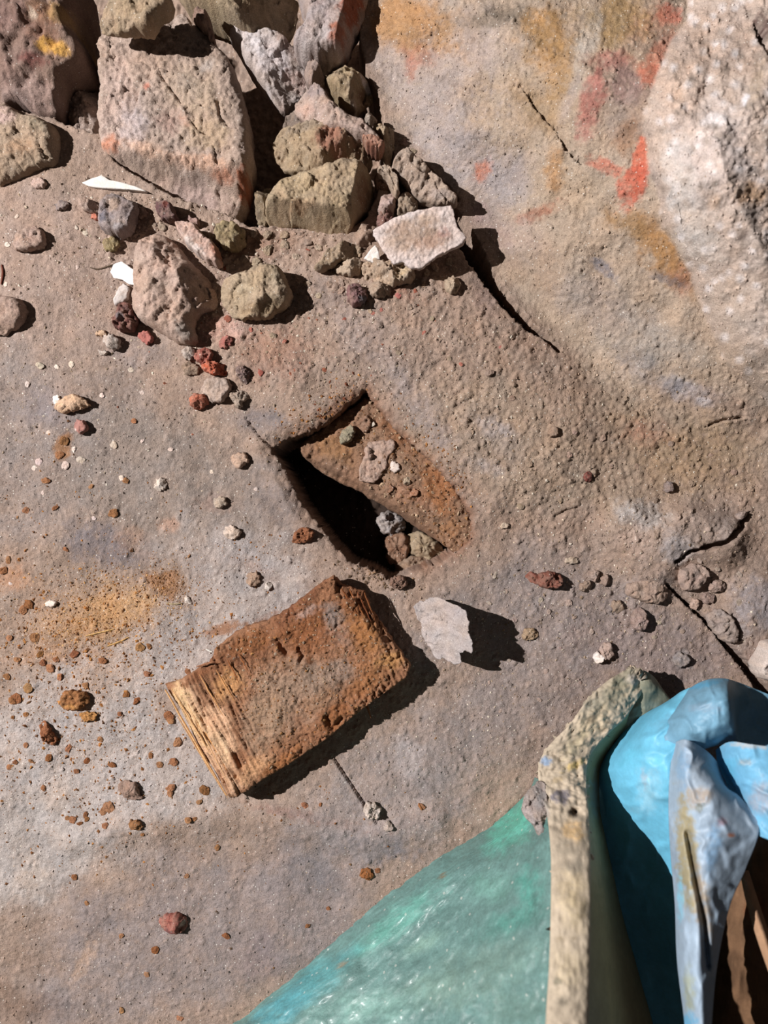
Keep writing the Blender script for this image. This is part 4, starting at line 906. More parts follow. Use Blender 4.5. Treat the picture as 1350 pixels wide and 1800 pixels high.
pale = [(70, 642, 9), (125, 640, 6), (100, 645, 5), (48, 675, 6), (68, 812, 7), (60, 822, 5), (114, 818, 8), (130, 790, 6), (142, 808, 8), (200, 782, 7), (10, 500, 5), (85, 760, 4), (178, 695, 5), (75, 866, 4), (165, 911, 4), (214, 840, 6), (18, 1026, 4), (300, 790, 5), (450, 860, 4), (372, 830, 4), (150, 410, 5), (134, 400, 4), (135, 470, 4), (230, 650, 5), (250, 690, 4), (30, 380, 5), (12, 430, 5), (250, 775, 4)]
scatter('pebble', pale, (188, 172, 156), 'small cream pebble strewn on the left-hand dust above the wood crumbs', 'pebble', 'cream pebbles on left dust', 'pebble_stone', jit=12, hf=.4, noun='small cream pebble')
clods = [(650, 545, 6), (690, 560, 5), (720, 540, 6), (760, 560, 5), (860, 655, 8), (790, 630, 5), (900, 700, 6), (940, 800, 8), (930, 815, 6), (925, 740, 5), (1000, 800, 6), (1060, 770, 7), (1000, 700, 5), (1120, 820, 6), (1150, 880, 7), (1040, 870, 6), (860, 990, 5), (1215, 850, 6), (1290, 830, 6), (880, 860, 6), (915, 890, 7), (1100, 700, 5),
         (1010, 760, 5), (1235, 880, 5), (800, 700, 6), (760, 680, 5), (985, 880, 6), (1075, 820, 5), (1180, 780, 6), (1250, 800, 5), (940, 660, 5), (1320, 860, 6), (830, 760, 5), (700, 620, 5)]
scatter('clod', clods, (150, 130, 108), 'small round tan clod lying in the coarse dust right of the hole', 'clod', 'tan clods in the coarse dust', 'stone', jit=8, hf=.42, noun='small round tan clod')
reds = [(400, 560, 7), (458, 655, 6), (500, 600, 5), (440, 580, 5), (655, 550, 5), (670, 545, 4), (700, 520, 6), (745, 585, 5), (880, 610, 4), (640, 430, 5), (570, 650, 5), (730, 512, 5), (605, 560, 4), (810, 640, 4), (540, 440, 4), (395, 470, 5), (350, 500, 4)]
scatter('pebble', reds, (150, 86, 68), 'tiny brick-red pebble scattered around the foot of the rubble heap', 'pebble', 'tiny red pebbles at the heap', 'pebble_stone', jit=14, hf=.42, noun='tiny brick-red pebble')
greys = [(870, 1012, 6), (860, 1060, 5), (890, 1040, 4), (950, 1055, 5), (965, 1075, 5), (905, 1090, 5), (1000, 1060, 6), (1010, 1085, 5), (1100, 1060, 5), (1130, 1035, 6), (1150, 1120, 5), (1200, 1110, 5), (960, 1180, 5), (1020, 1200, 4), (895, 1160, 4), (840, 1080, 3), (880, 1250, 4), (1240, 1020, 6), (1230, 985, 6), (1245, 1150, 4), (1300, 1010, 7), (1262, 1000, 6), (930, 1045, 4), (1158, 1092, 6), (1320, 1130, 6), (1300, 1060, 6),
         (1040, 1110, 5), (985, 1140, 4), (1090, 1120, 5), (1100, 1190, 4), (948, 1230, 5), (860, 1200, 4), (1180, 1080, 5)]
scatter('pebble', greys, (158, 142, 128), 'small dusty grey-beige pebble on the grey ground above the bag', 'pebble', 'grey-beige pebbles above the bag', 'stone', jit=12, hf=.4, noun='small grey-beige pebble')
khak = [(450, 460, 9), (470, 440, 10), (500, 430, 9), (540, 425, 8), (430, 455, 8), (520, 450, 7), (560, 435, 7), (600, 510, 8), (580, 500, 7), (560, 520, 6), (540, 500, 6), (640, 400, 7), (705, 402, 6), (765, 470, 8), (750, 480, 8), (790, 460, 8), (745, 500, 6), (800, 475, 7), (600, 495, 7), (480, 590, 6), (495, 600, 6), (450, 600, 5), (520, 575, 5),
        (265, 395, 9), (285, 400, 8), (250, 410, 7), (340, 515, 5), (400, 470, 6), (415, 460, 7), (660, 470, 5), (725, 350, 6), (710, 250, 8), (725, 265, 7), (700, 300, 7), (446, 410, 9), (470, 412, 9), (500, 412, 9), (530, 412, 8)]
scatter('clod', khak, (150, 132, 110), 'small dusty beige clod packed between the rubble stones of the heap', 'clod', 'beige clods between rubble stones', 'stone', jit=12, hf=.5, lump=.3, noun='small dusty beige clod')

# ================================================================= BEAM END IN THE HOLE
beam = empty('beam_end', (-0.01, 0.03, -0.05), 'brown rotten beam end lying inside the dark rectangular hole, covered with debris', 'beam')
def beam_fn(px, py, zt, d):
    g_ = 0.0014 * fbm(px, py, 14, 3, 4, .7)
    edge = -0.010 * np.exp(-(seg_dist(px, py, [(545, 815), (640, 865), (760, 945)], False) / 9.0) ** 2)
    f1, rid, f2 = worley(px, py, 9, 77)
    g_ = g_ + 0.0012 * np.sqrt(np.clip(1 - (f1 / .5) ** 2, 0, 1)) * (rid < .5) + 0.002 * fbm(px, py, 30, 78, 3)
    return zt + g_ + edge + 0.00004 * np.clip(px - 560, 0, 300)
beam_core = stone('beam_core', [(524, 796), (530, 776), (560, 756), (600, 728), (628, 712), (645, 692), (670, 716), (700, 750), (735, 785), (765, 812), (795, 850), (818, 886), (834, 920), (828, 950), (804, 976), (780, 958), (745, 935), (700, 905), (660, 880), (630, 862), (590, 845), (556, 824)],
      0.040, (128, 98, 72), None, z=-0.046, seed=150, facets=0, edge=.86, width=.1, lump=.05, n=220, K=50, parent=beam, mat='rotten_wood', fn=beam_fn, rough=2.5, center=(680, 830),
      patches=[(590, 790, 60, 34, 20, (140, 104, 66), .8, .7), (640, 760, 50, 40, 20, (146, 118, 92), .6, .8), (700, 760, 30, 70, -40, (124, 84, 52), .8, .7), (770, 860, 40, 60, -30, (146, 94, 52), .85, .6), (720, 870, 60, 24, 30, (150, 110, 82), .7, .8), (620, 840, 90, 14, 30, (138, 108, 84), .7, .8), (790, 930, 34, 24, 0, (150, 106, 66), .7, .8), (700, 830, 50, 40, 0, (146, 124, 100), .6, .8)])
stone('rubble_stone', [(593, 774), (602, 756), (616, 744), (624, 756), (620, 772), (606, 784)], 0.012, (130, 128, 102), 'grey-green oval stone on the beam end in the hole', z=-0.012, seed=151, facets=1, n=60, K=12)
stone('rubble_stone', [(628, 842), (636, 815), (644, 778), (670, 774), (694, 772), (698, 786), (684, 800), (680, 820), (668, 834), (664, 848), (640, 848)], 0.008, (160, 134, 116), 'flat pinkish flake lying on the beam end in the hole', z=-0.012, seed=152, facets=0, edge=.8, n=70, K=12, lump=.1)
stone('pebble', [(684, 816), (692, 810), (702, 814), (704, 826), (694, 832), (685, 826)], 0.012, (196, 182, 168), 'cream pebble right of the flat flake on the beam end', 'pebble', z=-0.012, seed=153, n=40, K=8, facets=2, mat='pebble_stone')
stone('pebble', [(708, 844), (716, 836), (723, 842), (721, 852), (711, 854)], 0.010, (166, 150, 122), 'khaki pebble below the cream pebble on the beam end', 'pebble', z=-0.011, seed=154, n=40, K=8, facets=2)
stone('pebble', [(720, 866), (728, 858), (736, 862), (734, 872), (724, 874)], 0.010, (152, 100, 66), 'round orange-brown pebble lowest on the beam end', 'pebble', z=-0.0105, seed=155, n=40, K=8, facets=1)
stone('pebble', [(680, 856), (690, 852), (694, 862), (682, 868)], 0.008, (140, 96, 66), 'brown pebble below the flat flake on the beam end', 'pebble', z=-0.0105, seed=156, n=36, K=7, facets=1)
stone('pebble', [(651, 744), (657, 741), (660, 748), (653, 751)], 0.006, (190, 180, 160), 'tiny cream pebble near top corner of the beam end', 'pebble', z=-0.011, seed=157, n=24, K=5, facets=1)
stone('clod', [(630, 738), (645, 728), (655, 740), (650, 758), (636, 762)], 0.010, (126, 94, 70), 'brown clod near top corner of the beam end', 'clod', z=-0.013, seed=158, n=44, K=9, facets=2, lump=.3)
# rubble in the bottom of the hole
for i, (pp, c, lab) in enumerate([
    ([(668, 905), (690, 900), (712, 916), (706, 936), (682, 940), (664, 925)], (150, 146, 142), 'pale grey stone deep in the hole, under the beam end'),
    ([(680, 945), (705, 935), (718, 950), (712, 985), (690, 992), (678, 970)], (126, 92, 66), 'brown stone deep in the hole below the pale grey one'),
    ([(715, 945), (740, 935), (772, 955), (778, 975), (748, 985), (722, 972)], (146, 130, 98), 'khaki stone deep in the hole at its right end'),
    ([(700, 990), (725, 978), (760, 985), (752, 1006), (716, 1012), (698, 1004)], (130, 108, 84), 'tan stone deep in the hole at its lowest corner')]):
    pc_ = np.mean(pp, 0); pp = [tuple(pc_ + 1.15 * (np.array(q_) - pc_)) for q_ in pp]
    stone('rubble_stone', pp, 0.019, c, lab, z=-0.061, seed=160 + i, n=60, K=12, facets=3, lump=.2)

# ================================================================= SAWN WOOD BLOCK
blk = empty('wood_block', ((510 - 675) * PX, (900 - 1210) * PX, gh(510, 1210)), 'sawn block of rotten orange wood with bare fibres at its left end', 'wood block')
BL = [(286, 1206), (296, 1204), (318, 1196), (345, 1178), (368, 1166), (378, 1140), (400, 1122), (432, 1102), (468, 1092), (500, 1074), (540, 1045), (572, 1022), (586, 1014), (600, 1030), (622, 1036), (642, 1040), (650, 1070), (668, 1095), (690, 1130), (716, 1160), (722, 1172), (712, 1190), (690, 1208), (660, 1228), (620, 1262), (575, 1298), (520, 1334), (470, 1366), (430, 1392), (410, 1405), (396, 1404), (386, 1384), (368, 1352), (345, 1310), (320, 1262), (300, 1230)]
gd = np.array([0.46, 0.89]); gn = np.array([0.89, -0.46])     # fibre direction, across fibres
def block_fn(px, py, zt, d):
    a = px * gn[0] + py * gn[1]; b = px * gd[0] + py * gd[1]
    a0 = 286 * gn[0] + 1206 * gn[1]
    u = a - a0                                                # 0 at the left sawn end, grows to the right
    bare = 1 - sstep(70, 150, u + 30 * fbm(px, py, 40, 8))
    fib = perlin(a * 1.0, b * 0.08, 7, 4) + 0.6 * perlin(a, b * 0.1, 3.5, 5)
    zt = zt + bare * 0.0016 * fib
    groove = np.clip(np.abs(perlin(a, b * 0.07, 13, 15)) * 6, 0, 1)
    zt = zt - bare * 0.0026 * (1 - groove)
    # stepped splinter layers at the far left
    zt = zt - 0.0030 * (1 - sstep(8, 20, u)) - 0.0025 * (1 - sstep(24, 30, u + 3 * perlin(a, b, 40, 3)))
    # crumbly rot elsewhere
    rot = 1 - bare
    zt = zt + rot * (0.0022 * fbm(px, py, 42, 31, 4, .55))
    f1, rid, f2 = worley(px, py, 17, 33)
    near = np.exp(-np.clip(d - 4, 0, None) / 30.0)
    zt = zt - rot * 0.0028 * near * np.clip(1 - (f2 - f1) / 0.35, 0, 1) * (rid < .35) + rot * 0.0010 * fbm(px, py, 9, 37, 3, .7)
    zt = zt - 0.0045 * np.exp(-(seg_dist(px, py, [(490, 1125), (498, 1140), (505, 1148)], False) / 5) ** 2)
    zt = zt - 0.0040 * np.exp(-(seg_dist(px, py, [(526, 1140), (532, 1152), (528, 1160)], False) / 4) ** 2)
    zt = zt - 0.0050 * np.exp(-(seg_dist(px, py, [(575, 1262), (585, 1280), (600, 1265)], False) / 6) ** 2)
    zt = zt - 0.0040 * np.exp(-(seg_dist(px, py, [(415, 1325), (424, 1345)], False) / 4) ** 2)
    # fibrous torn right end
    re = sstep(60, 0, d) * sstep(560, 660, px)
    zt = zt + re * 0.002 * perlin(a, b * .12, 5, 6)
    zt = zt - 0.0005 * np.clip(20 - d, 0, 20) * (px > 590) * (py < 1130) * .8
    return zt
bt = gh(510, 1210)
block_body = stone('block_body', BL, 0.034, (142, 98, 64), None, z=-0.002, seed=170, facets=0, edge=.90, width=.22, lump=.03, n=460, K=110, parent=blk, mat='rotten_wood', fn=block_fn, rough=3.0, center=(508, 1212), round_=False, mott=.16,
      patches=[(360, 1290, 58, 130, -28, (200, 160, 122), .95, .5), (330, 1250, 26, 90, -28, (210, 176, 124), .8, .6), (450, 1345, 60, 26, -38, (196, 150, 104), .8, .7), (400, 1200, 40, 50, -28, (186, 136, 80), .8, .7), (390, 1310, 16, 50, -28, (214, 184, 140), .6, .7),
               (560, 1100, 120, 60, -30, (128, 80, 44), .9, .7), (420, 1150, 120, 30, -28, (116, 74, 46), .8, .7), (520, 1060, 90, 24, -38, (112, 68, 42), .7, .7), (500, 1230, 110, 70, -25, (146, 126, 106), .8, .7), (600, 1110, 40, 60, -20, (140, 124, 110), .5, .8), (440, 1130, 60, 24, -25, (132, 84, 46), .85, .6), (345, 1190, 40, 12, -30, (122, 76, 44), .8, .6),
               (500, 1200, 90, 60, -20, (146, 122, 98), .9, .7), (470, 1260, 60, 60, -30, (150, 124, 96), .85, .7), (450, 1300, 34, 40, -30, (150, 126, 100), .7, .7), (560, 1190, 60, 50, -20, (142, 122, 102), .8, .7), (600, 1180, 40, 34, 0, (138, 122, 106), .75, .7), (590, 1080, 26, 34, -20, (132, 122, 112), .8, .7), (540, 1075, 34, 12, -30, (160, 140, 128), .7, .7), (640, 1110, 50, 60, -30, (152, 102, 52), .8, .7), (660, 1170, 60, 40, -30, (152, 106, 66), .8, .8), (640, 1200, 60, 26, -35, (138, 92, 50), .7, .7),
               (620, 1065, 30, 30, 0, (120, 72, 38), .6, .7), (590, 1260, 50, 24, -38, (136, 86, 46), .85, .6), (545, 1160, 8, 10, 0, (110, 66, 34), .8, .6), (500, 1335, 60, 16, -38, (150, 96, 50), .8, .6), (560, 1230, 60, 24, -30, (138, 104, 72), .6, .8), (684, 1160, 30, 24, 0, (176, 128, 70), .8, .7)])
# splinters standing off the block, each its own part
def splinter(p0, p1, w, z0, z1, c, seed):
    rr = random.Random(seed)
    n = 9; ax = np.array(p0, float); bx = np.array(p1, float); v = bx - ax; nn = np.array([-v[1], v[0]]) / max(1, np.hypot(*v))
    vs = []; cols = []
    for i in range(n):
        t = i / (n - 1); ww = w * (0.35 + 0.65 * math.sin(math.pi * min(1, t * .9 + .1))) * rr.uniform(.8, 1.15)
        m = ax + v * t + nn * rr.uniform(-.6, .6); zz = z0 + (z1 - z0) * t
        for q in ((-1, 0), (0, 1), (1, 0), (0, -1)):
            p = m + nn * ww * q[0]
            vs.append(W(p[0], p[1], zz + q[1] * ww * PX * .8)); cols.append(lin(c) * np.array([1.0, .88, .95]) * rr.uniform(.8, 1.05))
    fs = []
    for i in range(n - 1):
        for j in range(4):
            fs.append((i * 4 + j, i * 4 + (j + 1) % 4, i * 4 + 4 + (j + 1) % 4, i * 4 + 4 + j))
    fs += [(3, 2, 1, 0), tuple(n * 4 - 4 + q for q in range(4))]
    return mesh_obj('splinter', vs, faces=fs, col=np.array(cols), mat='rotten_wood', parent=blk, smooth=False, loc=tuple(blk.location))
sp = [((290, 1212), (398, 1398), 2.4, .018, .020, (206, 168, 112)), ((302, 1210), (372, 1328), 1.8, .022, .023, (216, 180, 124)), ((318, 1206), (408, 1372), 1.6, .024, .024, (196, 150, 92)), ((345, 1172), (376, 1163), 1.8, .026, .028, (156, 116, 84)), ((350, 1185), (392, 1258), 1.3, .026, .027, (204, 160, 104)),
      ((380, 1178), (412, 1232), 1.2, .027, .027, (200, 150, 92)), ((600, 1034), (628, 1080), 2.0, .024, .025, (122, 76, 42)), ((614, 1036), (640, 1082), 1.8, .022, .024, (140, 90, 50)), ((628, 1040), (652, 1092), 1.6, .020, .023, (116, 70, 40)), ((640, 1042), (662, 1098), 1.4, .017, .020, (130, 84, 48)),
      ((330, 1238), (402, 1378), 1.2, .024, .025, (222, 186, 132)), ((400, 1160), (420, 1200), 1.2, .027, .028, (150, 96, 52)), ((420, 1150), (436, 1180), 1.1, .027, .028, (156, 100, 54)), ((640, 1222), (652, 1262), 2.0, .022, .012, (120, 78, 44)), ((312, 1260), (400, 1404), 1.6, .014, .014, (196, 160, 110))]
for i, s_ in enumerate(sp): splinter(*s_, 300 + i)

def sliver(name, pts, w, c, label, cat, mat='rotten_wood'):
    P_ = cr(pts, 10); vs = []
    for t_, (a_, b_) in enumerate(P_):
        zz_ = gh(a_, b_) + w * PX * 0.8; ww = w * (0.5 + 0.5 * math.sin(math.pi * (t_ + .5) / 10))
        j_ = min(t_, 8); dx, dy = P_[j_ + 1] - P_[j_]; L_ = math.hypot(dx, dy); nn = (-dy / L_, dx / L_)
        for q in ((-1, 0), (0, 1), (1, 0), (0, -1)):
            vs.append(W(a_ + nn[0] * ww * q[0], b_ + nn[1] * ww * q[0], zz_ + q[1] * ww * PX))
    fs = [(i * 4 + j, i * 4 + (j + 1) % 4, i * 4 + 4 + (j + 1) % 4, i * 4 + 4 + j) for i in range(9) for j in range(4)] + [(3, 2, 1, 0), (36, 37, 38, 39)]
    lo = tuple(np.mean(vs, 0) * [1, 1, 0] + [0, 0, min(v[2] for v in vs)])
    return tag(mesh_obj(name, vs, faces=fs, col=np.tile(lin(c), (len(vs), 1)), mat=mat, smooth=False, loc=lo), label, cat)
def cr(P, n):
    P = np.array(P, float); m = len(P)
    t = np.linspace(0, m - 1, n); i = np.clip(t.astype(int), 0, m - 2); f = (t - i)[:, None]
    p0 = P[np.maximum(i - 1, 0)]; p1 = P[i]; p2 = P[i + 1]; p3 = P[np.minimum(i + 2, m - 1)]
    return 0.5 * (2 * p1 + (p2 - p0) * f + (2 * p0 - 5 * p1 + 4 * p2 - p3) * f ** 2 + (3 * p1 - p0 - 3 * p2 + p3) * f ** 3)
sliver('twig', [(158, 470), (172, 473), (190, 468), (208, 462)], 1.6, (104, 88, 74), 'thin curved dark twig left of the bright white plaster chip', 'twig')
sliver('splinter', [(3, 465), (5, 480), (2, 500)], 2.4, (104, 60, 48), 'short dark red splinter at the left edge of the photo', 'splinter')
sliver('fibre', [(362, 1141), (368, 1144), (373, 1146)], 1.2, (226, 222, 214), 'tiny white fibre beside the upper left edge of the wood block', 'fibre', 'plaster')
sliver('splinter', [(150, 1118), (175, 1112), (200, 1106)], 1.4, (206, 166, 110), 'pale yellow wood splinter lying on the orange dust smear', 'splinter')
sliver('splinter', [(188, 1136), (210, 1128), (226, 1120)], 1.4, (198, 156, 100), 'shorter yellow wood splinter just below the pale one on the dust smear', 'splinter')
sliver('splinter', [(736, 1412), (742, 1424)], 2.4, (146, 96, 58), 'short orange-brown splinter on grey ground above the green bag', 'splinter')
sliver('splinter', [(292, 1060), (306, 1062), (320, 1060)], 1.8, (176, 158, 128), 'thin straw-coloured splinter below the round brown dust stain', 'splinter')

# dusty flake standing on its edge, raised on its right side
def flake():
    out = [(730, 1072), (742, 1060), (768, 1052), (800, 1062), (816, 1070), (820, 1088), (816, 1104), (826, 1122), (822, 1138), (812, 1136), (804, 1142), (808, 1160), (796, 1165), (780, 1156), (768, 1160), (752, 1140), (742, 1110)]
    def fn(px, py, zt, d):
        return zt + 0.040 * np.clip((px - 738) / 90.0, 0, 1) ** 1.3 * 1.0 + 0.0006 * fbm(px, py, 16, 2, 3)
    return stone('stone_flake', out, 0.0035, (160, 154, 150), 'thin grey flake with toothed right edge raised off the ground, casting a ragged shadow', 'flake', z=gh(750, 1110) - 0.001, seed=180, facets=0, edge=.9, width=.2, lump=.1, n=120, K=24, rough=4.5, center=(780, 1108), fn=fn, round_=False,
                 patches=[(800, 1075, 24, 20, 0, (150, 140, 134), .6, .8), (780, 1120, 40, 30, 0, (164, 158, 152), .6, .8)])
fl = flake()
# the flake is thin: lift its underside to follow the top
me = fl.data
cz = np.empty(len(me.vertices) * 3, np.float32); me.vertices.foreach_get('co', cz); cz = cz.reshape(-1, 3)
nP = LAST['nP']
for j in range(4):
    s_ = (0.2, .45, .7, 1.0)[j]
    a = nP + j * 120
    cz[a:a + 120, 2] = cz[:120, 2] - 0.0030 * s_
cz[-1, 2] = np.median(cz[120:nP, 2]) - 0.004
me.vertices.foreach_set('co', cz.reshape(-1)); me.update()

# ================================================================= TORN BAG AND BLUE PLASTIC
def cr(P, n):
    P = np.array(P, float); m = len(P)
    t = np.linspace(0, m - 1, n); i = np.clip(t.astype(int), 0, m - 2); f = (t - i)[:, None]
    p0 = P[np.maximum(i - 1, 0)]; p1 = P[i]; p2 = P[i + 1]; p3 = P[np.minimum(i + 2, m - 1)]
    return 0.5 * (2 * p1 + (p2 - p0) * f + (2 * p0 - 5 * p1 + 4 * p2 - p3) * f ** 2 + (3 * p1 - p0 - 3 * p2 + p3) * f ** 3)

def net(name, rows, nu, nv, base, mat, thick, parent=None, patches=(), wr=0.0, wscale=30, seed=1, rag=0.0, fn=None, mott=.06, crease=0.0):
    # the bag and the sheet go on beyond the lower edge of the photograph
    if max(p[1] for p in rows[0]) > 1800:
        rows = [[(p[0] - q * (.5 if p[2] < .05 else .2 if p[2] < .09 else 0), p[1] + q, max(p[2], -.003)) for p in rows[0]] for q in (640, 340, 150)] + list(rows)
    elif min(p[1] for p in rows[-1]) > 1850:
        rows = list(rows) + [[(p[0], p[1] + q, p[2]) for p in rows[-1]] for q in (150, 340, 640)]
    A = np.array([cr(r, nu) for r in rows])                   # rows x nu x 3
    S = np.array([cr(A[:, j], nv) for j in range(nu)])        # nu x nv x 3
    px, py, z = S[..., 0].copy(), S[..., 1].copy(), S[..., 2].copy()
    z = z + wr * fbm(px, py, wscale, seed, 4, .55)
    if crease:
        z = z + crease * (1 - np.clip(np.abs(fbm(px, py, wscale * 1.6, seed + 5, 2)) * 3, 0, 1))
    if fn is not None: z = fn(px, py, z)
    if rag:
        e = rag * fbm(px, py, 14, seed + 8, 4, .7)
        wgt = np.zeros_like(px); wgt[0, :] = 1; wgt[-1, :] = 1; wgt[:, 0] = 1; wgt[:, -1] = 1
        px = px + wgt * e; py = py + wgt * np.roll(e, 3)
    k = PX * (HC - z) / HC
    co = np.stack([(px - 675) * k, (900 - py) * k, z], -1).reshape(-1, 3)
    idx = np.arange(nu * nv).reshape(nu, nv)
    Q = np.stack([idx[:-1, :-1], idx[1:, :-1], idx[1:, 1:], idx[:-1, 1:]], -1).reshape(-1, 4)
    Cc = np.empty((len(co), 3)); Cc[:] = lin(base)
    X1, Y1 = px.reshape(-1), py.reshape(-1)
    paint(Cc, X1, Y1, patches, seed * 5)
    Cc *= (1 + mott * fbm(X1, Y1, 40, seed + 70, 5, .7))[:, None]
    loc = tuple(parent.location) if parent is not None else tuple(co.mean(0) * [1, 1, 0] + [0, 0, co[:, 2].min()])
    o = mesh_obj(name, co, faces_q=Q, col=np.clip(Cc, .003, .95), mat=mat, parent=parent, smooth=True, loc=loc)
    nz = np.mean([p.normal.z for p in list(o.data.polygons)[::37]])
    if nz < 0: o.data.flip_normals()
    if thick:
        sm = o.modifiers.new('thickness', 'SOLIDIFY'); sm.thickness = thick; sm.offset = -1
    return o

bag = empty('torn_bag', ((900 - 675) * PX, (900 - 1650) * PX, 0.0), 'torn green plastic bag with a thick cream rim at the bottom right', 'bag')
def green_fn(px, py, z):
    z = z + 0.0012 * (1 - np.clip(np.abs(perlin(px * .8 + py * .5, py * .8 - px * .4, 30, 4)) * 4, 0, 1))
    z = z + 0.0009 * fbm(px, py, 14, 6, 3, .7)
    return z
net('bag_skin', [
    [(360, 1835, -.004), (470, 1850, .036), (640, 1860, .070), (800, 1860, .105), (962, 1860, .150)],
    [(430, 1780, -.003), (520, 1775, .030), (680, 1770, .062), (820, 1765, .100), (964, 1760, .140)],
    [(545, 1690, -.003), (620, 1690, .026), (740, 1680, .052), (850, 1670, .088), (967, 1650, .125)],
    [(650, 1592, -.003), (710, 1600, .022), (800, 1590, .044), (880, 1580, .072), (970, 1560, .106)],
    [(765, 1508, -.003), (805, 1520, .020), (860, 1510, .038), (910, 1500, .062), (968, 1490, .088)],
    [(865, 1448, -.002), (885, 1458, .018), (910, 1452, .034), (935, 1450, .048), (962, 1440, .068)],
    [(925, 1395, .000), (932, 1402, .016), (942, 1402, .030), (952, 1402, .042), (962, 1400, .055)],
    [(940, 1366, .004), (944, 1368, .016), (950, 1370, .028), (956, 1372, .038), (962, 1374, .048)]],
    150, 150, (94, 126, 122), 'bag_plastic', 0.0012, bag, wr=.0022, wscale=60, seed=201, fn=green_fn, mott=.2, crease=.001,
    patches=[(900, 1450, 90, 60, -40, (84, 170, 150), .7, .8), (930, 1420, 60, 30, -50, (90, 178, 156), .7, .8), (700, 1620, 130, 34, -36, (102, 168, 154), .65, .8), (560, 1720, 110, 40, -36, (86, 160, 166), .6, .8), (500, 1770, 90, 40, -36, (76, 148, 160), .7, .7),
             (870, 1690, 130, 60, -10, (104, 130, 122), .8, .8), (780, 1740, 120, 50, 0, (112, 138, 128), .75, .8), (900, 1770, 90, 60, 0, (96, 124, 116), .7, .8), (860, 1560, 60, 40, 0, (104, 148, 138), .7, .8), (900, 1620, 90, 30, -20, (72, 138, 126), .6, .8), (650, 1770, 120, 50, -10, (130, 168, 158), .6, .8), (930, 1560, 30, 60, 0, (70, 148, 134), .6, .8),
             (600, 1695, 12, 7, -40, (150, 124, 96), .8, .6), (777, 1540, 9, 6, -30, (120, 100, 72), .8, .6), (940, 1600, 5, 60, -6, (64, 96, 90), .5, .6), (745, 1660, 60, 20, -30, (144, 176, 160), .5, .9)])
RO = [(1112, 1172, .030), (1070, 1196, .034), (1035, 1228, .038), (1003, 1272, .042), (965, 1312, .046), (948, 1345, .049), (950, 1385, .056), (962, 1430, .072), (969, 1500, .098), (969, 1600, .124), (966, 1700, .142), (961, 1780, .155), (958, 1860, .165)]
RI = [(1140, 1200, .024), (1118, 1232, .028), (1098, 1262, .031), (1070, 1288, .036), (1040, 1322, .042), (1030, 1352, .048), (1030, 1385, .056), (1034, 1430, .072), (1037, 1500, .098), (1037, 1600, .124), (1036, 1700, .142), (1034, 1780, .155), (1032, 1860, .165)]
def mid(a, b, t, dz): return tuple(a[i] * (1 - t) + b[i] * t + (dz if i == 2 else 0) for i in range(3))
rim_rows = [[mid(a, b, .02, -.008), mid(a, b, .0, -.001), mid(a, b, .3, .002), mid(a, b, .7, .002), mid(a, b, 1, -.001), mid(a, b, .98, -.008)] for a, b in zip(RO, RI)]
def rim_fn(px, py, z):
    z = z + 0.0007 * fbm(px, py, 18, 41, 4, .6) * (1 + 3.0 * sstep(1500, 1400, py))
    z = z - 0.010 * np.exp(-(((px - 1012) / 9) ** 2 + ((py - 1428) / 7) ** 2))
    return z
net('bag_rim', rim_rows, 60, 300, (180, 165, 146), 'foam', 0.004, bag, wr=.0016, wscale=44, seed=210, rag=4, fn=rim_fn, mott=.14,
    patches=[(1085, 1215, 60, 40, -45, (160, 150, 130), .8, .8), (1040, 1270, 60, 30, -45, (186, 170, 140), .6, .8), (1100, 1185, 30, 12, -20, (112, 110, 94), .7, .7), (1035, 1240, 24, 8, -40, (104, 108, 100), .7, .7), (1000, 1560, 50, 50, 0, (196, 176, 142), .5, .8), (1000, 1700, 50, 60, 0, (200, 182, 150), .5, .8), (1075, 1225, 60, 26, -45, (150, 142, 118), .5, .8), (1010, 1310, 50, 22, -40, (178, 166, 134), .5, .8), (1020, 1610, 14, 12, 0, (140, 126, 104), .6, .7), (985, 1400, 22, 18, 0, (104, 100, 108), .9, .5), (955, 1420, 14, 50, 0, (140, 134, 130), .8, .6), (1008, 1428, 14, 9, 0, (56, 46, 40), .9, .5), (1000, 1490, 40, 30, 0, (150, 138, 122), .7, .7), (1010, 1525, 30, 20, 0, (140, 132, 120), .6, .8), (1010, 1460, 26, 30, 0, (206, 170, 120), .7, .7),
             (1115, 1195, 22, 12, 0, (176, 168, 160), .8, .6), (1090, 1200, 20, 14, 0, (120, 118, 100), .8, .6), (1050, 1235, 40, 12, -45, (150, 144, 128), .7, .7), (1040, 1265, 14, 8, -40, (112, 100, 84), .7, .6), (1060, 1280, 20, 10, -40, (120, 108, 90), .6, .7), (960, 1338, 14, 12, 0, (128, 150, 178), .9, .5), (1010, 1345, 30, 10, -30, (196, 170, 106), .8, .7), (980, 1370, 20, 8, -20, (170, 150, 120), .7, .7),
             (985, 1650, 12, 8, 0, (150, 134, 110), .7, .7), (1010, 1650, 8, 6, 0, (120, 106, 90), .7, .7), (980, 1725, 10, 10, 0, (116, 112, 96), .8, .6), (990, 1760, 14, 12, 0, (112, 104, 92), .8, .6), (1010, 1600, 30, 60, 0, (204, 184, 146), .5, .8)])
# mortar crust stuck on the rim
stone('mortar_crust', [(918, 1436), (922, 1412), (938, 1392), (952, 1380), (964, 1390), (968, 1430), (972, 1470), (970, 1505), (978, 1520), (966, 1526), (952, 1500), (946, 1474), (938, 1448)], 0.014, (138, 132, 126), None, z=.056, seed=220, facets=2, edge=.4, lump=.35, n=110, K=16, parent=bag, center=(950, 1430),
      patches=[(930, 1425, 14, 22, 0, (164, 154, 148), .8, .6), (955, 1480, 10, 30, 0, (84, 74, 66), .8, .6), (950, 1400, 14, 18, 0, (112, 114, 112), .8, .6)], tilt=(0, .28))
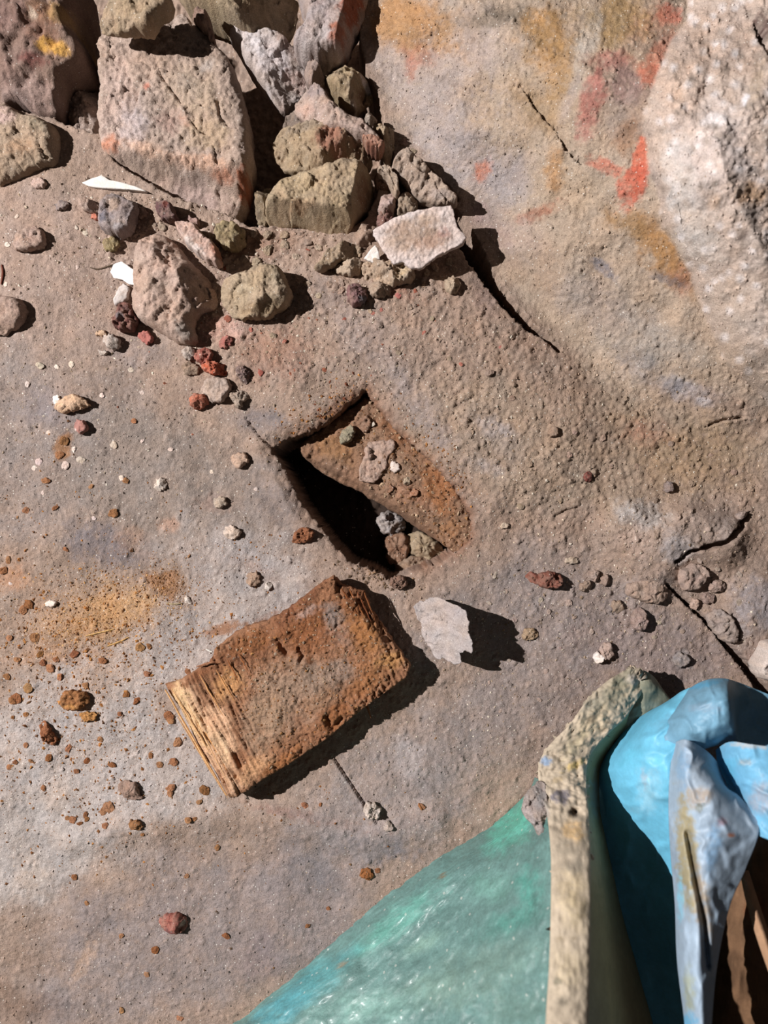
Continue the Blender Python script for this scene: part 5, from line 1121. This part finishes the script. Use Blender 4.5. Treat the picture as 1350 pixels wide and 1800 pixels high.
# inner wall under the rim
net('inner_lining', [
    [(1110, 1240, .028), (1104, 1262, .020), (1098, 1282, .014), (1088, 1296, .010)],
    [(1040, 1322, .040), (1050, 1330, .026), (1054, 1340, .016), (1058, 1350, .008)],
    [(1026, 1385, .054), (1038, 1395, .034), (1048, 1405, .020), (1054, 1415, .010)],
    [(1032, 1430, .070), (1044, 1442, .045), (1054, 1452, .025), (1062, 1462, .010)],
    [(1035, 1500, .096), (1054, 1515, .064), (1066, 1525, .036), (1078, 1535, .012)],
    [(1035, 1600, .122), (1062, 1605, .080), (1080, 1610, .045), (1096, 1615, .014)],
    [(1034, 1700, .140), (1075, 1705, .090), (1100, 1710, .050), (1124, 1715, .019)],
    [(1030, 1860, .163), (1090, 1860, .105), (1128, 1860, .055), (1160, 1860, .028)]],
    40, 150, (158, 148, 112), 'film', 0.0008, bag, wr=.001, wscale=40, seed=230, mott=.1,
    patches=[(1045, 1500, 22, 120, -6, (186, 172, 132), .7, .8), (1045, 1400, 14, 60, 0, (150, 196, 210), .4, .8)])
# olive flap behind the rim top
net('bag_flap', [
    [(1112, 1176, .026), (1130, 1178, .028), (1150, 1190, .024), (1172, 1222, .016)],
    [(1108, 1205, .020), (1135, 1205, .030), (1160, 1215, .024), (1186, 1238, .014)],
    [(1098, 1240, .012), (1128, 1240, .020), (1158, 1242, .018), (1182, 1250, .010)],
    [(1072, 1282, .010), (1105, 1275, .016), (1130, 1262, .016), (1170, 1262, .008)],
    [(1046, 1322, .004), (1080, 1312, .010), (1120, 1285, .010), (1132, 1278, .005)]],
    60, 60, (132, 130, 112), 'film', 0.0008, bag, wr=.0015, wscale=30, seed=235, crease=.001,
    patches=[(1160, 1210, 30, 14, 50, (112, 112, 96), .8, .7), (1120, 1215, 20, 24, 0, (150, 148, 130), .7, .7), (1150, 1240, 40, 12, 0, (142, 150, 140), .6, .8)])
# brown inside at the right
net('inner_cloth', [
    [(1290, 1440, .012), (1320, 1430, .030), (1380, 1420, .030)],
    [(1276, 1560, .012), (1320, 1560, .034), (1390, 1560, .036)],
    [(1245, 1700, .014), (1300, 1700, .045), (1400, 1700, .050)],
    [(1232, 1860, .014), (1290, 1860, .050), (1400, 1860, .060)]],
    60, 80, (112, 84, 62), 'foam', 0.001, bag, wr=.005, wscale=60, seed=240, mott=.25, crease=.003,
    patches=[(1330, 1600, 24, 30, 0, (140, 76, 44), .7, .7), (1290, 1700, 40, 60, 0, (64, 46, 34), .6, .8), (1320, 1480, 30, 50, 10, (160, 132, 112), .6, .8)])
net('seam_strip', [
    [(1300, 1530, .075), (1308, 1530, .078), (1316, 1530, .074)],
    [(1310, 1580, .082), (1322, 1580, .086), (1332, 1580, .080)],
    [(1330, 1650, .090), (1344, 1650, .094), (1356, 1650, .088)],
    [(1362, 1740, .100), (1376, 1740, .103), (1390, 1740, .098)]],
    10, 40, (168, 132, 104), 'foam', 0.002, bag, wr=.001, wscale=20, seed=245)

sheet = empty('plastic_sheet', ((1200 - 675) * PX, (900 - 1450) * PX, 0.0), 'crumpled light blue plastic sheet stuffed inside the torn bag', 'plastic sheet')
BLUE = (118, 196, 226)
net('sheet_fold', [                                       # rounded lobe, dropping into the pocket
    [(1178, 1232, .020), (1196, 1216, .040), (1222, 1206, .048), (1250, 1204, .052)],
    [(1120, 1262, .014), (1150, 1256, .040), (1180, 1254, .055), (1225, 1256, .060)],
    [(1076, 1308, .010), (1112, 1298, .040), (1150, 1296, .062), (1195, 1300, .070)],
    [(1048, 1348, .002), (1083, 1342, .038), (1130, 1345, .062), (1184, 1350, .074)],
    [(1046, 1388, .000), (1086, 1390, .036), (1125, 1400, .056), (1180, 1405, .072)],
    [(1052, 1440, .000), (1094, 1450, .026), (1130, 1455, .042), (1180, 1460, .062)],
    [(1066, 1520, .000), (1104, 1530, .014), (1140, 1530, .026), (1190, 1535, .050)],
    [(1090, 1640, .000), (1126, 1650, .010), (1155, 1650, .020), (1200, 1650, .040)],
    [(1130, 1860, .000), (1165, 1860, .010), (1190, 1860, .020), (1230, 1860, .036)]],
    90, 170, BLUE, 'thin_plastic', 0.0005, sheet, wr=.0010, wscale=46, seed=250, crease=.0018, mott=.05,
    patches=[(1140, 1390, 34, 60, 10, (170, 212, 228), .6, .8), (1132, 1365, 8, 30, -6, (176, 178, 190), .5, .8), (1110, 1330, 40, 30, -30, (104, 190, 218), .6, .8), (1170, 1270, 40, 20, -30, (120, 178, 206), .6, .8)])
net('sheet_fold', [                                       # upper fold, crest then steep drop on its right
    [(1186, 1240, .022), (1210, 1212, .044), (1238, 1196, .056), (1270, 1192, .060), (1300, 1200, .054), (1330, 1212, .046), (1380, 1232, .040)],
    [(1176, 1258, .050), (1205, 1236, .066), (1240, 1218, .076), (1276, 1212, .080), (1306, 1228, .058), (1336, 1246, .050), (1380, 1266, .046)],
    [(1166, 1290, .062), (1204, 1278, .080), (1240, 1260, .088), (1284, 1248, .090), (1302, 1268, .052), (1334, 1284, .044), (1380, 1296, .040)],
    [(1180, 1318, .066), (1214, 1306, .078), (1250, 1296, .084), (1290, 1284, .080), (1302, 1302, .048), (1334, 1312, .040), (1380, 1318, .036)],
    [(1196, 1326, .052), (1226, 1320, .058), (1256, 1312, .062), (1288, 1304, .060), (1304, 1318, .040), (1336, 1326, .036), (1380, 1330, .032)]],
    130, 70, (126, 172, 198), 'thin_plastic', 0.0005, sheet, wr=.0012, wscale=40, seed=255, crease=.002, mott=.06,
    patches=[(1235, 1245, 44, 14, 0, (140, 168, 190), .8, .7), (1230, 1205, 60, 8, -10, (96, 176, 216), .8, .7), (1270, 1290, 26, 10, -20, (104, 150, 176), .7, .7)])
net('sheet_fold', [                                       # long hanging strand with tan stain
    [(1184, 1306, .066), (1206, 1300, .088), (1240, 1318, .080), (1262, 1340, .068)],
    [(1178, 1350, .074), (1204, 1340, .098), (1244, 1350, .094), (1280, 1385, .072)],
    [(1175, 1400, .078), (1206, 1400, .104), (1256, 1395, .110), (1300, 1400, .090)],
    [(1176, 1460, .082), (1208, 1460, .108), (1260, 1460, .118), (1335, 1450, .104)],
    [(1180, 1520, .086), (1204, 1520, .110), (1244, 1520, .122), (1312, 1525, .108)],
    [(1186, 1590, .092), (1204, 1590, .112), (1234, 1590, .124), (1284, 1590, .110)],
    [(1190, 1690, .100), (1206, 1690, .118), (1230, 1690, .128), (1262, 1690, .112)],
    [(1202, 1790, .108), (1216, 1790, .124), (1236, 1790, .132), (1252, 1790, .118)],
    [(1208, 1870, .112), (1222, 1870, .128), (1238, 1870, .134), (1250, 1870, .120)]],
    90, 200, (172, 190, 208), 'thin_plastic', 0.0005, sheet, wr=.0010, wscale=36, seed=260, crease=.0018, mott=.06,
    fn=lambda px, py, z: z - 0.010 * np.exp(-(seg_dist(px, py, [(1208, 1465), (1222, 1540), (1238, 1620), (1244, 1700)], False) / 5.0) ** 2),
    patches=[(1208, 1500, 24, 130, -4, (178, 164, 126), .9, .5), (1230, 1400, 34, 26, 0, (186, 168, 150), .8, .7), (1220, 1360, 24, 34, -30, (160, 172, 184), .7, .7), (1230, 1420, 14, 10, -20, (120, 124, 112), .8, .6), (1270, 1445, 14, 10, 10, (168, 140, 152), .8, .6), (1286, 1468, 9, 6, 0, (190, 124, 92), .9, .6),
             (1234, 1590, 20, 90, -8, (182, 160, 132), .8, .7), (1212, 1740, 14, 60, 0, (176, 180, 150), .7, .7), (1196, 1580, 8, 60, 0, (150, 214, 238), .8, .7), (1210, 1800, 20, 30, 0, (110, 188, 228), .8, .7), (1255, 1490, 20, 60, 10, (148, 190, 226), .7, .7), (1330, 1400, 40, 30, 0, (170, 172, 180), .6, .8), (1200, 1350, 16, 50, 0, (140, 180, 214), .7, .7)])
net('sheet_fold', [                                       # bright flap at the right edge
    [(1258, 1318, .060), (1282, 1304, .078), (1320, 1308, .090), (1380, 1316, .096)],
    [(1262, 1345, .062), (1290, 1340, .086), (1330, 1345, .100), (1380, 1350, .104)],
    [(1276, 1375, .062), (1300, 1375, .088), (1336, 1375, .104), (1380, 1380, .108)],
    [(1284, 1402, .064), (1306, 1410, .090), (1340, 1415, .106), (1380, 1420, .110)],
    [(1300, 1440, .070), (1316, 1455, .092), (1336, 1470, .106), (1362, 1480, .110)]],
    60, 60, (126, 190, 224), 'thin_plastic', 0.0005, sheet, wr=.0010, wscale=36, seed=265, crease=.0018, mott=.05,
    patches=[(1280, 1355, 26, 34, 0, (110, 196, 228), .7, .7), (1320, 1310, 60, 8, 5, (196, 196, 196), .8, .6), (1335, 1400, 40, 40, 0, (168, 174, 188), .8, .7), (1310, 1340, 20, 8, 0, (186, 180, 172), .6, .7)])

# ================================================================= UNCOUNTABLE GRIT
def grit(name, spots, label, cat, mat, parent=None):
    base = np.array([(1, 0, 0), (-1, 0, 0), (0, 1, 0), (0, -1, 0), (0, 0, 1), (0, 0, -1)], float)
    fc = np.array([(0, 2, 4), (2, 1, 4), (1, 3, 4), (3, 0, 4), (2, 0, 5), (1, 2, 5), (3, 1, 5), (0, 3, 5)])
    rs = np.random.RandomState(9 + len(spots))
    n = len(spots); S = np.array([(s[0], s[1], s[2]) for s in spots]); cc = np.array([s[3] for s in spots], float)
    zz = np.array([s_[4] if len(s_) > 4 else gh(s_[0], s_[1]) for s_ in spots])
    kk = PX * (HC - zz) / HC
    cen = np.stack([(S[:, 0] - 675) * kk, (900 - S[:, 1]) * kk, zz], 1)
    v = base[None] * rs.uniform(.55, 1.25, (n, 6, 1)) + rs.uniform(-.25, .25, (n, 6, 3))
    v[:, :, 2] *= 0.7
    an = rs.uniform(0, 6.28, n); ca, sa = np.cos(an), np.sin(an)
    st = rs.uniform(.6, 1.0, n)
    x = v[:, :, 0]; y = v[:, :, 1] * st[:, None]
    v2 = np.stack([x * ca[:, None] - y * sa[:, None], x * sa[:, None] + y * ca[:, None], v[:, :, 2]], -1)
    P = (cen[:, None, :] + v2 * (S[:, 2] * PX)[:, None, None]).reshape(-1, 3)
    F = (fc[None] + (np.arange(n) * 6)[:, None, None]).reshape(-1, 3)
    Cl = np.repeat(lin(cc) * rs.uniform(.8, 1.2, (n, 1)), 6, 0)
    o = mesh_obj(name, P, faces_t=F, col=np.clip(Cl, 0, .95), mat=mat, smooth=False, parent=parent, loc=tuple(parent.location) if parent is not None else (0, 0, 0))
    return tag(o, label, cat, kind='stuff')

def surface_spots(obj, poly, n, rmin, rmax, cols, seed, keep=None):
    """crumbs resting on the upward faces of one object"""
    r_s = np.random.RandomState(seed); me = obj.data
    nv = len(me.vertices); cv = np.empty(nv * 3, np.float32); me.vertices.foreach_get('co', cv); cv = cv.reshape(-1, 3)
    base = np.array(obj.location) + (np.array(obj.parent.location) if obj.parent else 0)
    cv = cv + base
    zmid = np.percentile(cv[:, 2], 40)
    top = cv[cv[:, 2] > zmid]
    pick = top[r_s.randint(len(top), size=n)]
    out = []
    for p in pick:
        kq = PX * (HC - p[2]) / HC
        X0 = p[0] / kq + 675; Y0 = 900 - p[1] / kq
        if keep is not None and not keep(X0, Y0): continue
        out.append((X0, Y0, rmin + (rmax - rmin) * r_s.rand() ** 3, cols[r_s.randint(len(cols))], float(p[2])))
    return out

rs = np.random.RandomState(4)
BAGP = [(360, 1860), (540, 1690), (765, 1508), (920, 1395), (945, 1350), (1030, 1230), (1110, 1170), (1190, 1240), (1270, 1190), (1500, 1230), (1500, 1950), (300, 1950)]
def ok(x, y):
    if y > 990 and bool((inside(np.array([x]), np.array([y]), BL) | inside(np.array([x]), np.array([y]), BAGP))[0]): return False
    return not (500 < x < 820 and 700 < y < 1010 and bool(inside(np.array([x]), np.array([y]), HOLE)[0]))
sp = []
# orange crumbs, dense near the block's left, thinning outwards
def field(n, cx, cy, sx, sy, an, rmin, rmax, cols, out):
    ca, sa = math.cos(math.radians(an)), math.sin(math.radians(an))
    for _ in range(n):
        u, v = rs.randn() * sx, rs.randn() * sy
        x = cx + u * ca - v * sa; y = cy + u * sa + v * ca
        if -100 < x < 1450 and -100 < y < 1900 and ok(x, y):
            out.append((x, y, rmin + (rmax - rmin) * rs.rand() ** 3, cols[rs.randint(len(cols))]))
OR = [(150, 98, 54), (128, 84, 50), (168, 116, 66), (110, 76, 52), (140, 104, 74)]
field(1300, 150, 1260, 130, 110, -20, 1.0, 4.6, OR, sp)
field(900, 150, 1080, 110, 60, -10, 1.0, 4.2, OR, sp)
field(2200, 175, 1080, 85, 42, -14, .8, 2.4, [(192, 150, 100), (178, 134, 86), (200, 162, 116), (160, 112, 70)], sp)
field(500, 290, 1028, 24, 18, 10, .8, 2.4, [(150, 112, 80), (136, 98, 66)], sp)
field(900, 110, 1250, 110, 150, 0, .6, 1.8, OR + [(120, 104, 90)], sp)
field(500, 330, 1150, 90, 60, -30, .8, 3.2, OR, sp)
field(350, 300, 1430, 160, 60, -5, .8, 3.6, OR, sp)
field(250, 350, 1620, 220, 110, 0, .8, 3.2, [(96, 76, 60), (130, 96, 64), (84, 70, 62)], sp)
field(160, 100, 900, 100, 80, 0, .8, 3.6, OR, sp)
field(120, 440, 960, 60, 40, 20, .8, 3.0, OR, sp)
grit('crumbs', surface_spots(beam_core, None, 900, 1.0, 4.5, [(120, 84, 56), (146, 108, 74), (160, 134, 110), (104, 72, 50), (176, 150, 124)], 5), None, None, 'rotten_wood', beam)
grit('crumbs', surface_spots(block_body, None, 1700, .8, 3.4, [(132, 88, 52), (150, 108, 68), (112, 74, 46), (160, 136, 112), (150, 130, 112)], 6, lambda x, y: (x - 286) * .89 - (y - 1206) * .46 > 90), None, None, 'rotten_wood', blk)
field(260, 560, 722, 55, 16, -33, 1.0, 4.5, OR + [(150, 128, 108), (120, 70, 50)], sp)
field(160, 770, 800, 55, 14, 48, 1.0, 4.0, OR + [(150, 128, 108)], sp)
field(160, 660, 1012, 30, 12, 20, 1.0, 5.0, [(120, 100, 82), (140, 110, 84), (96, 76, 60)], sp)
grit('wood_dust', sp, 'fine orange-brown wood dust and flecks strewn over the pale ground at the left', 'wood dust', 'rotten_wood')
sp = []
TN = [(170, 150, 130), (150, 130, 110), (186, 168, 148), (134, 114, 96), (206, 194, 178)]
field(1500, 900, 760, 230, 120, 20, .9, 3.2, TN, sp)
field(1100, 1050, 1060, 190, 100, 10, .9, 3.4, TN, sp)
field(900, 480, 560, 150, 110, 10, .9, 3.8, TN + [(150, 96, 76)], sp)
field(900, 200, 620, 180, 190, 0, .8, 3.0, TN, sp)
field(600, 250, 420, 170, 60, 0, .9, 3.8, TN, sp)
field(500, 820, 1260, 140, 110, -20, .8, 2.6, TN, sp)
field(250, 700, 840, 60, 45, 45, .9, 3.4, TN, sp)
for _ in range(2600):
    x, y = rs.uniform(-50, 1400), rs.uniform(250, 1850)
    if ok(x, y): sp.append((x, y, .7 + 1.5 * rs.rand() ** 3, TN[rs.randint(5)]))
xs_ = rs.uniform(-60, 1410, 60000); ys_ = rs.uniform(-60, 1860, 60000)
ii = np.clip(((xs_ - gx[0]) / STEP).astype(int), 0, len(gx) - 1); jj = np.clip(((ys_ - gy[0]) / STEP).astype(int), 0, len(gy) - 1)
keep_ = (rs.rand(60000) < 0.12 + 0.75 * coarse[jj, ii] ** 1.5) & (Z[jj, ii] > -0.012) & ~inside(xs_, ys_, BAGP) & ~inside(xs_, ys_, BL)
xs_, ys_, ii, jj = xs_[keep_], ys_[keep_], ii[keep_], jj[keep_]
gc = np.clip(C[jj, ii], 0.001, 1)
gc = np.where(gc <= 0.0031308, gc * 12.92, 1.055 * gc ** (1 / 2.4) - 0.055) * 255
for a_, b_, c_ in zip(xs_, ys_, gc):
    sp.append((a_, b_, 1.0 + 2.4 * rs.rand() ** 3, tuple(np.minimum(c_ * rs.uniform(.9, 1.12), 250))))
grit('grit', sp, 'fine beige grit scattered over the whole dusty ground', 'grit', 'stone')
